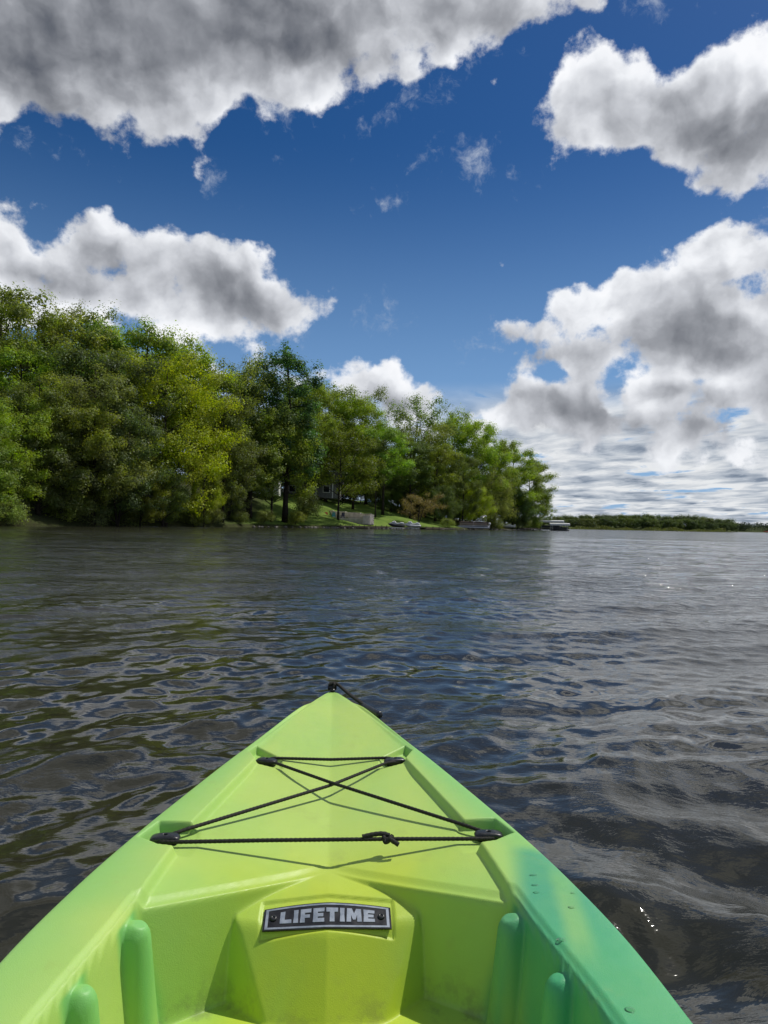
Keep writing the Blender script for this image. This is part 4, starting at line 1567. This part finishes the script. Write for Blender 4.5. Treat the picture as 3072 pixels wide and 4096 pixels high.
def stone_wall(path, zb, zt0, zt1, label, name='retaining_wall', thick=.45):
    """courses of split blocks laid along a path of (x, y)"""
    P = [Vector((p[0], p[1], 0)) for p in path]
    L = [0]
    for a, b in zip(P, P[1:]): L.append(L[-1] + (b - a).length)
    c0 = P[len(P) // 2]
    e = empty(name, (c0.x, c0.y, zb), 0, label=label, cat='stone wall')
    core, blocks = MB(), MB()
    course, bl = .20, .46

    def at(s):
        s = min(max(s, 0), L[-1] - 1e-4)
        i = max(k for k in range(len(L) - 1) if L[k] <= s)
        t = (s - L[i]) / (L[i + 1] - L[i])
        d_ = (P[i + 1] - P[i]).normalized()
        return P[i].lerp(P[i + 1], t), d_
    rng = random.Random(5)
    s = 0
    ztop = lambda s: zt0 + (zt1 - zt0) * s / L[-1]
    k = 0
    while s < L[-1]:
        p, d_ = at(s + .3)
        h = ztop(s) - zb
        core.box((p.x - c0.x, p.y - c0.y, h / 2 - .04), (.62, thick - .1, h - .06), math.atan2(d_.y, d_.x))
        s += .6
    z = 0; row = 0
    while z < max(zt0, zt1) - zb:
        s = -.23 * (row % 2)
        while s < L[-1]:
            if zb + z + course <= ztop(s) + .08:
                p, d_ = at(s + bl / 2)
                w_ = rng.uniform(-.03, .03)
                blocks.box((p.x - c0.x, p.y - c0.y, z + course / 2), (bl - .03, thick + w_, course - .02), math.atan2(d_.y, d_.x), bev=.015)
            s += bl
        z += course; row += 1
    cb = core.build('core', M_STONE, e)
    b = blocks.build('block', M_STONE, e); b['kind'] = 'stuff'
    return e


stone_wall([place(1235, 141), place(1290, 138), place(1350, 136), place(1430, 133.6), place(1472, 132), place(1490, 130.4), place(1490, 128.8), place(1472, 127.6), place(1452, 127.3)],
           .75, 3.7, 2.35, 'curved pale stone retaining wall behind the chairs, rounded at its right end')
stone_wall([place(1352, 128.2), place(1400, 127.8), place(1452, 127.4)], .75, 1.85, 1.85, 'low straight light stone wall in front of the patio')
pv = PATIO.mean(0)
mbp = MB()
mbp.loft([[(p[0] - pv[0], p[1] - pv[1], 0) for p in PATIO], [(p[0] - pv[0], p[1] - pv[1], .3) for p in PATIO]])
pat = mbp.build('patio', M_STONE, None, loc=(pv[0], pv[1], 1.5)); tag(pat, kind='structure', label='stone patio between the two garden walls')
sx0, sy0 = place(1335, 127.6)
st = empty('garden_steps', (sx0, sy0, .8), R(10), label='short flight of stone steps at the left end of the low wall', cat='steps')
for k in range(4):
    MB().box((-.45 * k, .35 * k, .1 + .22 * k), (1.6, .6, .22), bev=.02).build('step', M_STONE, st)


def garden_chair(px, d, col, rz, label):
    x, y = place(px, d)
    m = simple_mat('painted_slats', col, tuple(c * .7 for c in col), 6, .6, .3)
    e = empty('garden_chair', (x, y, 1.8), rz, label=label, cat='chair', group='slatted chairs on the patio')
    MB().box((0, 0, .36), (.56, .52, .04), rx=R(-8)).build('seat', m, e)
    for k in range(5):
        MB().box((-.24 + .12 * k, .34, .72 + .03 * (2 - abs(k - 2))), (.10, .03, .78), rx=R(-18)).build('back_slat', m, e)
    for s in (-1, 1):
        MB().box((s * .34, .02, .58), (.13, .72, .03)).build('armrest', m, e)
        MB().box((s * .30, -.26, .28), (.06, .08, .58)).build('leg', m, e)
        MB().box((s * .30, .26, .16), (.06, .08, .34)).build('leg', m, e)
    return e


garden_chair(1306, 133.0, (.42, .035, .03), R(20), 'red slatted chair on the patio, left of the three')
garden_chair(1334, 131.5, (.02, .30, .36), R(5), 'turquoise slatted chair in the middle of the patio')
garden_chair(1370, 131.0, (.02, .03, .10), R(-10), 'navy blue slatted chair right of the turquoise one')

# ------------------------------------------------------------------ docks, shore stones
def dock(pts, label, z=.42, wid=1.3):
    (x0, y0), (x1, y1) = pts
    L = math.hypot(x1 - x0, y1 - y0); a = math.atan2(y1 - y0, x1 - x0)
    e = empty('dock', (x0, y0, 0), a, label=label, cat='dock')
    b = MB()
    n = int(L / .2)
    for k in range(n): b.box((k * .2 + .1, 0, z + random.uniform(-.006, .006)), (.18, wid, .05))
    o = b.build('deck_board', M_WOOD, e); o['kind'] = 'stuff'
    for s in (-1, 1):
        MB().box((L / 2, s * (wid / 2 - .06), z - .14), (L, .06, .2)).build('beam', M_WOOD, e)
    k = .2
    while k < L:
        for s in (-1, 1):
            MB().tube([(k, s * (wid / 2 + .04), -.8), (k, s * (wid / 2 + .04), z + .25)], .05, 7).build('post', M_DARK, e)
        k += 2.6
    return e


dock((place(1350, 119.5), place(1545, 126.8)), 'long low wooden dock along the shore below the stone wall')
dock((place(1690, 138), place(1765, 144)), 'short wooden dock right of the jet skis', .35)
dock((place(2085, 193.5), place(2160, 206)), 'brown wooden dock leading out to the white boat canopies', .55)

rk = MB(); rng = random.Random(9)
for i in range(420):
    k = rng.random()
    s_ = rng.uniform(0, 1)
    px = rng.choice([rng.uniform(1560, 1830), rng.uniform(1700, 2150), rng.uniform(1240, 1800), rng.uniform(1000, 2150)])
    dd = float(np.interp(px, [0, 300, 600, 900, 1080, 1200, 1400, 1600, 1750, 1900, 2040, 2130], [60, 70, 83, 98, 106, 113, 122, 132, 146, 163, 184, 203]))
    x, y = place(px, dd)
    for _ in range(6):
        sd_ = float(sdf_poly(np.array([x]), np.array([y]), SP)[0])
        y -= (sd_ - .05) * .8
    x += rng.uniform(-.3, .3); y += rng.uniform(-.35, .45)
    r_ = rng.uniform(.10, .30) * rng.uniform(.7, 1.3)
    m8 = []
    for zz, rr in ((-.7, .6), (-.2, 1), (.35, .85), (.7, .4)):
        m8.append([(x + math.cos(a) * rr * r_ * rng.uniform(.8, 1.2), y + math.sin(a) * rr * r_ * rng.uniform(.8, 1.2), .08 + zz * r_ * .8) for a in [q * 1.2566 for q in range(5)]])
    rk.loft(m8)
o = rk.build('shore_stones', simple_mat('shore_stone', (.24, .225, .20), (.11, .10, .09), .8, .9, .2, 0, .4, .05))
tag(o, 'rough grey stones strewn along the waterline', 'stones', kind='stuff')
# ------------------------------------------------------------------ boats
M_BROWN = simple_mat('brown_panel', (.17, .125, .095), (.12, .088, .068), 3, .5, .4)
M_TAN = simple_mat('tan_stripe', (.42, .33, .24), (.34, .26, .19), 3, .5, .4)
M_MAROON = simple_mat('maroon_vinyl', (.09, .025, .03), (.06, .02, .024), 5, .6, .3)
M_NAVY = simple_mat('dark_boat_cover', (.022, .026, .036), (.012, .014, .02), 4, .6, .3)
M_COVER = simple_mat('white_cover', (.70, .71, .72), (.58, .59, .61), 3, .6, .3, 0, .4, .02)
M_RED = simple_mat('red_canvas', (.40, .03, .03), (.28, .02, .02), 3, .7, .3)


def ellipse_ring(x, ry, rz, cy=0, cz=0, n=10, sq=1.0):
    return [(x, cy + math.copysign(abs(math.cos(a)) ** sq, math.cos(a)) * ry, cz + math.copysign(abs(math.sin(a)) ** sq, math.sin(a)) * rz) for a in [2 * math.pi * k / n for k in range(n)]]


def jet_ski(px, d, rz, hull_m, seat_m, label, flip=1):
    x, y = place(px, d)
    e = empty('jet_ski', (x, y, .35), rz, label=label, cat='jet ski', group='jet skis parked on the dock')
    h = MB()
    h.loft([ellipse_ring(f * 1.55, w, hh, 0, z, 12, .8) for f, w, hh, z in ((-1, .42, .12, .34), (-.96, .52, .18, .32), (-.4, .58, .22, .27), (.1, .58, .25, .28), (.5, .48, .26, .36), (.8, .27, .20, .48), (1, .04, .05, .60))])
    h.build('hull', hull_m, e, True)
    s = MB()
    s.loft([ellipse_ring(f * 1.55, w, hh, 0, z, 10) for f, w, hh, z in ((-.92, .13, .06, .62), (-.85, .20, .18, .68), (-.55, .22, .22, .74), (-.35, .19, .14, .66), (-.02, .18, .14, .64), (.12, .22, .30, .74), (.26, .27, .42, .78), (.40, .28, .34, .72), (.66, .24, .18, .66), (.90, .10, .06, .62))])
    s.build('seat', seat_m, e, True)
    b = MB(); b.tube([(.18 * 1.55, -.36, 1.12), (.24 * 1.55, 0, 1.06), (.18 * 1.55, .36, 1.12)], .035, 7)
    b.build('handlebar', M_DARK, e, True)
    w = MB()
    w.loft([ellipse_ring(.42 * 1.55, .20, .10, 0, 1.02, 8), ellipse_ring(.56 * 1.55, .24, .05, 0, .88, 8)])
    w.build('windscreen', seat_m, e, True)
    c = MB()
    for s_ in (-1, 1): c.box((0, s_ * .35, -.12), (2.6, .10, .14))
    c.build('cradle', M_ALU, e)
    return e


jet_ski(1586, 128.2, R(176), M_NAVY, M_COVER, 'dark-hulled jet ski with white seat cover, left of the pair')
jet_ski(1650, 131.0, R(168), M_COVER, M_COVER, 'white jet ski under a pale cover, right of the pair')


def pontoon(x, y, rz, label, panel, stripe, rail, L=7.4, lift=0.0, bimini='folded', group=None, seatm=M_TAN, motor=M_WHITE, name='pontoon_boat', zs=1.0, tube_m=None):
    e = empty(name, (x, y, lift), rz, label=label, cat='pontoon boat', group=group)
    e.scale = (1, 1, zs)
    tube_m = tube_m or M_ALU
    for s in (-1, 1):
        t = MB(); t.tube([(f * L / 2, s * .85, z) for f, z in ((-1, .32), (-.97, .28), (.82, .28), (.93, .34), (1.0, .46))], [.12, .30, .30, .22, .03], 12)
        t.build('pontoon', tube_m, e, True)
    MB().box((-.1, 0, .66), (L - .5, 2.5, .10), bev=.02).build('floor', tube_m, e)
    # fence panels split into bays
    for s in (-1, 1):
        nb = 4
        for k in range(nb):
            bl = (L - 1.0) / nb
            cx = -L / 2 + .4 + (k + .5) * bl
            MB().box((cx, s * 1.20, 1.12), (bl - .06, .05, .72)).build('fence_panel', panel, e)
            MB().box((cx, s * 1.232, 1.08), (bl - .06, .016, .14)).build('stripe', stripe, e)
            MB().box((cx, s * 1.232, .84), (bl - .06, .016, .07)).build('stripe', stripe, e)
        MB().box((-.1, s * 1.20, 1.52), (L - .9, .09, .06)).build('rail', rail, e)
    for xx in (-L / 2 + .42, L / 2 - .62):
        MB().box((xx, 0, 1.12), (.05, 2.3, .72)).build('fence_panel', panel, e)
    for (cx, cy, ln, wd) in ((L * .24, .75, 2.0, .6), (L * .24, -.75, 2.0, .6), (-L * .36, .3, .7, 1.6)):
        m = MB(); m.box((cx, cy, .95), (ln, wd, .42), bev=.05).box((cx, cy + math.copysign(wd * .42, cy), 1.35), (ln, .16, .45), bev=.04)
        m.build('bench_seat', seatm, e)
    m = MB(); m.box((-.6, -.6, 1.15), (.6, .7, .95), taper=.8, bev=.04); m.build('console', motor, e)
    m = MB(); m.loft([ellipse_ring(-L / 2 - .28 + dx, .22 * s, .30 * s, 0, 1.15, 10) for dx, s in ((-.32, .55), (-.2, .95), (0, 1), (.2, .8))]).box((-L / 2 - .25, 0, .55), (.28, .16, 1.0))
    m.build('outboard_motor', motor, e, True)
    b = MB()
    if bimini == 'folded':
        for s in (-1, 1):
            b.tube([(-L * .08, s * 1.2, 1.55), (-L * .36, s * 1.15, 2.85)], .035, 6)
            b.tube([(-L * .33, s * 1.2, 1.55), (-L * .28, s * 1.15, 2.5), (-L * .36, s * 1.15, 2.9)], .03, 6)
            b.tube([(-L * .42, s * 1.2, 1.55), (-L * .38, s * 1.15, 2.8)], .025, 6)
        fr = b.build('bimini_frame', M_ALU, e, True)
        c = MB(); c.tube([(-L * .40, -1.2, 2.86), (-L * .385, -.6, 2.98), (-L * .385, .6, 2.98), (-L * .40, 1.2, 2.86)], [.14, .17, .17, .14], 9)
        c.tube([(-L * .30, -1.15, 2.72), (-L * .40, -1.15, 2.92)], .12, 8)
        c.build('bimini_cover', M_COVER, e, True)
    return e


x, y = place(1888, 161.5)
pontoon(x, y, R(186), 'brown pontoon boat with tan stripes, maroon rail and folded sunshade', M_BROWN, M_TAN, M_MAROON, 7.6, .28)

# white runabout drawn up on the point
x, y = place(2030, 190)
e = empty('motorboat', (x, y, gz(x, y) + .25), R(172), label='small white motorboat drawn up under the trees on the point', cat='boat')
h = MB()
h.loft([[(f * 1.9, 0, z0), (f * 1.9, w * .7, z0 + .12), (f * 1.9, w, .55 + u), (f * 1.9, w * .92, .62 + u), (f * 1.9, 0, .66 + u), (f * 1.9, -w * .92, .62 + u), (f * 1.9, -w, .55 + u), (f * 1.9, -w * .7, z0 + .12)]
        for f, w, z0, u in ((-1, .80, .05, 0), (-.4, .88, .0, 0), (.2, .84, 0, .04), (.65, .58, .10, .12), (1, .05, .45, .22))])
h.build('hull', M_WHITE, e, True)
m = MB(); m.loft([[(.35, -.6, .68), (.35, .6, .68), (.05, .5, 1.15), (.05, -.5, 1.15)], [(.40, -.6, .68), (.40, .6, .68), (.09, .5, 1.15), (.09, -.5, 1.15)]])
m.build('windscreen', M_GLASS, e)
MB().box((-.6, 0, .8), (.9, 1.1, .3), bev=.06).build('seat', M_COVER, e)
MB().box((-2.0, 0, .55), (.3, .35, .8), bev=.06).build('outboard_motor', M_WHITE, e)


def canopy_lift(x, y, rz, L, zc, label, color, group):
    e = empty('boat_lift', (x, y, 0), rz, label=label, cat='boat lift', group=group)
    secs = []
    for f in (-1, -.97, .97, 1):
        w = 1.6 if abs(f) < 1 else 1.45
        secs.append([(f * L / 2, -w, zc - .50), (f * L / 2, -w * .94, zc), (f * L / 2, -w * .4, zc + .18), (f * L / 2, w * .4, zc + .18), (f * L / 2, w * .94, zc), (f * L / 2, w, zc - .50)])
    MB().loft(secs).build('canopy', color, e)
    for a in (-.36, .36):
        for s in (-1, 1):
            MB().tube([(a * L, s * 1.4, -.8), (a * L, s * 1.4, zc - .1)], .06, 7).build('post', M_ALU, e)
    m = MB()
    for a in (-.36, .36): m.box((a * L, 0, .30), (.12, 2.8, .14))
    for s in (-1, 1): m.box((0, s * 1.4, zc - .3), (L * .95, .05, .07)); m.box((0, s * .85, .40), (L * .74, .12, .10))
    m.build('lift_frame', M_DARK, e)
    return e


GC = 'boat lifts with canopies off the point'
xa, ya = place(2200, 213)
canopy_lift(xa, ya, R(-3), 7.9, 2.95, 'boat lift with long white canopy, the higher and longer one off the point', M_WHITE, GC)
xb, yb = place(2236, 205)
canopy_lift(xb, yb, R(-3), 5.8, 2.05, 'boat lift with shorter, lower white canopy, right of the long one', M_WHITE, GC)
GP = 'pontoon boats under the canopies'
pontoon(xa - .2, ya, R(177), 'dark pontoon boat under the long white canopy', M_NAVY, M_DARK, M_DARK, 6.6, .20, None, GP, M_DARK, M_DARK, zs=.85, tube_m=M_DARK)
pontoon(xb + .4, yb, R(177) + math.pi, 'dark low pontoon boat with white motor under the short canopy', M_NAVY, M_DARK, M_DARK, 5.0, -.05, None, GP, M_DARK, M_WHITE, zs=.72, tube_m=M_DARK)

# ------------------------------------------------------------------ far shores
def far_ground(name, pts, depth, z, label):
    V, F = [], []
    for i, (x, y) in enumerate(pts):
        V += [(x, y, -.3), (x * 1.006, y * 1.006, .5), (x * 1.045, y * 1.045, z * .8), (x * (1 + depth / y), y + depth, z)]
    for i in range(len(pts) - 1):
        for k in range(3): F.append((i * 4 + k, (i + 1) * 4 + k, (i + 1) * 4 + k + 1, i * 4 + k + 1))
    m = simple_mat(name + '_ground', (.060, .080, .022), (.045, .060, .018), .05, .95, .1)
    o = MB().add(V, F).build(name, m)
    tag(o, kind='structure', label=label)


far_ground('far_shore', [place(p, d) for p, d in ((1900, 640), (2150, 660), (2300, 680), (2500, 690), (2700, 690), (2850, 700), (2925, 740))], 160, 5.0, 'low grassy far shore across the lake')
G_F = 'trees of the distant tree line across the lake'
rng = random.Random(21)
FARC = [(.12, .165, .045), (.09, .135, .045), (.14, .175, .06), (.08, .12, .045), (.11, .165, .04)]
sil = lambda p: float(np.interp(p, [1900, 2150, 2240, 2330, 2400, 2500, 2580, 2650, 2720, 2800, 2880, 2925], [2076, 2072, 2066, 2065, 2062, 2061, 2060, 2067, 2064, 2068, 2078, 2084]))
k = 0
px = 2020
while px < 2925:
    for row, dd in ((0, 735), (1, 705)):
        p_ = px + rng.uniform(-8, 8) + row * 12
        d_ = dd + rng.uniform(-10, 10) + (30 if p_ > 2870 else 0)
        x, y = place(p_, d_)
        tp = sil(p_) + rng.uniform(-5, 5) + row * 14
        H = top_z(p_, tp, d_)
        pr = FARP[k % 4]
        e = empty('distant_tree', (x, y, .2), rng.uniform(0, 6.28), label='rounded green tree in the far tree line across the lake', cat='tree', group=G_F)
        s = H / 14.2
        w = rng.uniform(.95, 1.3)
        e.scale = (s * w, s * w, s)
        c = link('crown', pr['crown'], e); cc = rng.choice(FARC); c.color = (*cc, 1)
        link('trunk', pr['bark'], e)
        k += 1
    px += rng.uniform(22, 30)
print('far trees', k)
# low reeds and bushes before them: one continuous fringe
rg = np.random.default_rng(3)
n = 9000
pxs = rg.uniform(2140, 2905, n); ds = rg.uniform(672, 700, n) + np.interp(pxs, [2850, 2905], [0, 40])
hh = (rg.random(n) ** 1.6) * 4.2 * (.55 + .45 * np.sin(pxs * .045) * np.sin(pxs * .021 + 1))
xy = np.array([place(a, b) for a, b in zip(pxs, ds)])
me = crown_mesh('far_reeds', np.concatenate([xy, hh[:, None] + .2], 1), .8, rg, flat=.2)
o = link('far_reeds', me); o.color = (.13, .155, .05, 1)
tag(o, 'pale reeds and bushes fringing the far shore', 'reeds', kind='stuff')

# the second, farther and darker shore
far_ground('distant_shore', [place(p, d) for p, d in ((2780, 1500), (2950, 1480), (3100, 1480), (3400, 1450), (3900, 1400))], 400, 14, 'dark distant shore at the right picture edge')
n = 60000
cx = rg.uniform(2790, 3850, 420); cd = rg.uniform(1500, 1640, 420)
ch = rg.uniform(15, 24, 420) * .95
i_ = rg.integers(0, 420, n)
xy = np.array([place(a, b) for a, b in zip(cx, cd)])[i_]
off = rg.normal(size=(n, 3)); off /= np.linalg.norm(off, axis=1)[:, None]
C = np.concatenate([xy, ch[i_][:, None] * .50], 1) + off * np.stack([np.full(n, 8.0), np.full(n, 8.0), ch[i_] * .52], 1) * (rg.random(n) ** .3)[:, None]
me = crown_mesh('distant_woods', C, 2.2, rg, flat=.3)
o = link('distant_woods', me); o.color = (.030, .048, .030, 1)  # cloud shadow and distance haze are put into this dark leaf colour
tag(o, 'dark woods on the distant shore at the right picture edge', 'woods', kind='stuff')

x, y = place(3085, 640)
canopy_lift(x, y, R(4), 13, 1.5, 'low boat lift with red canopy far out at the right picture edge', M_RED, None)
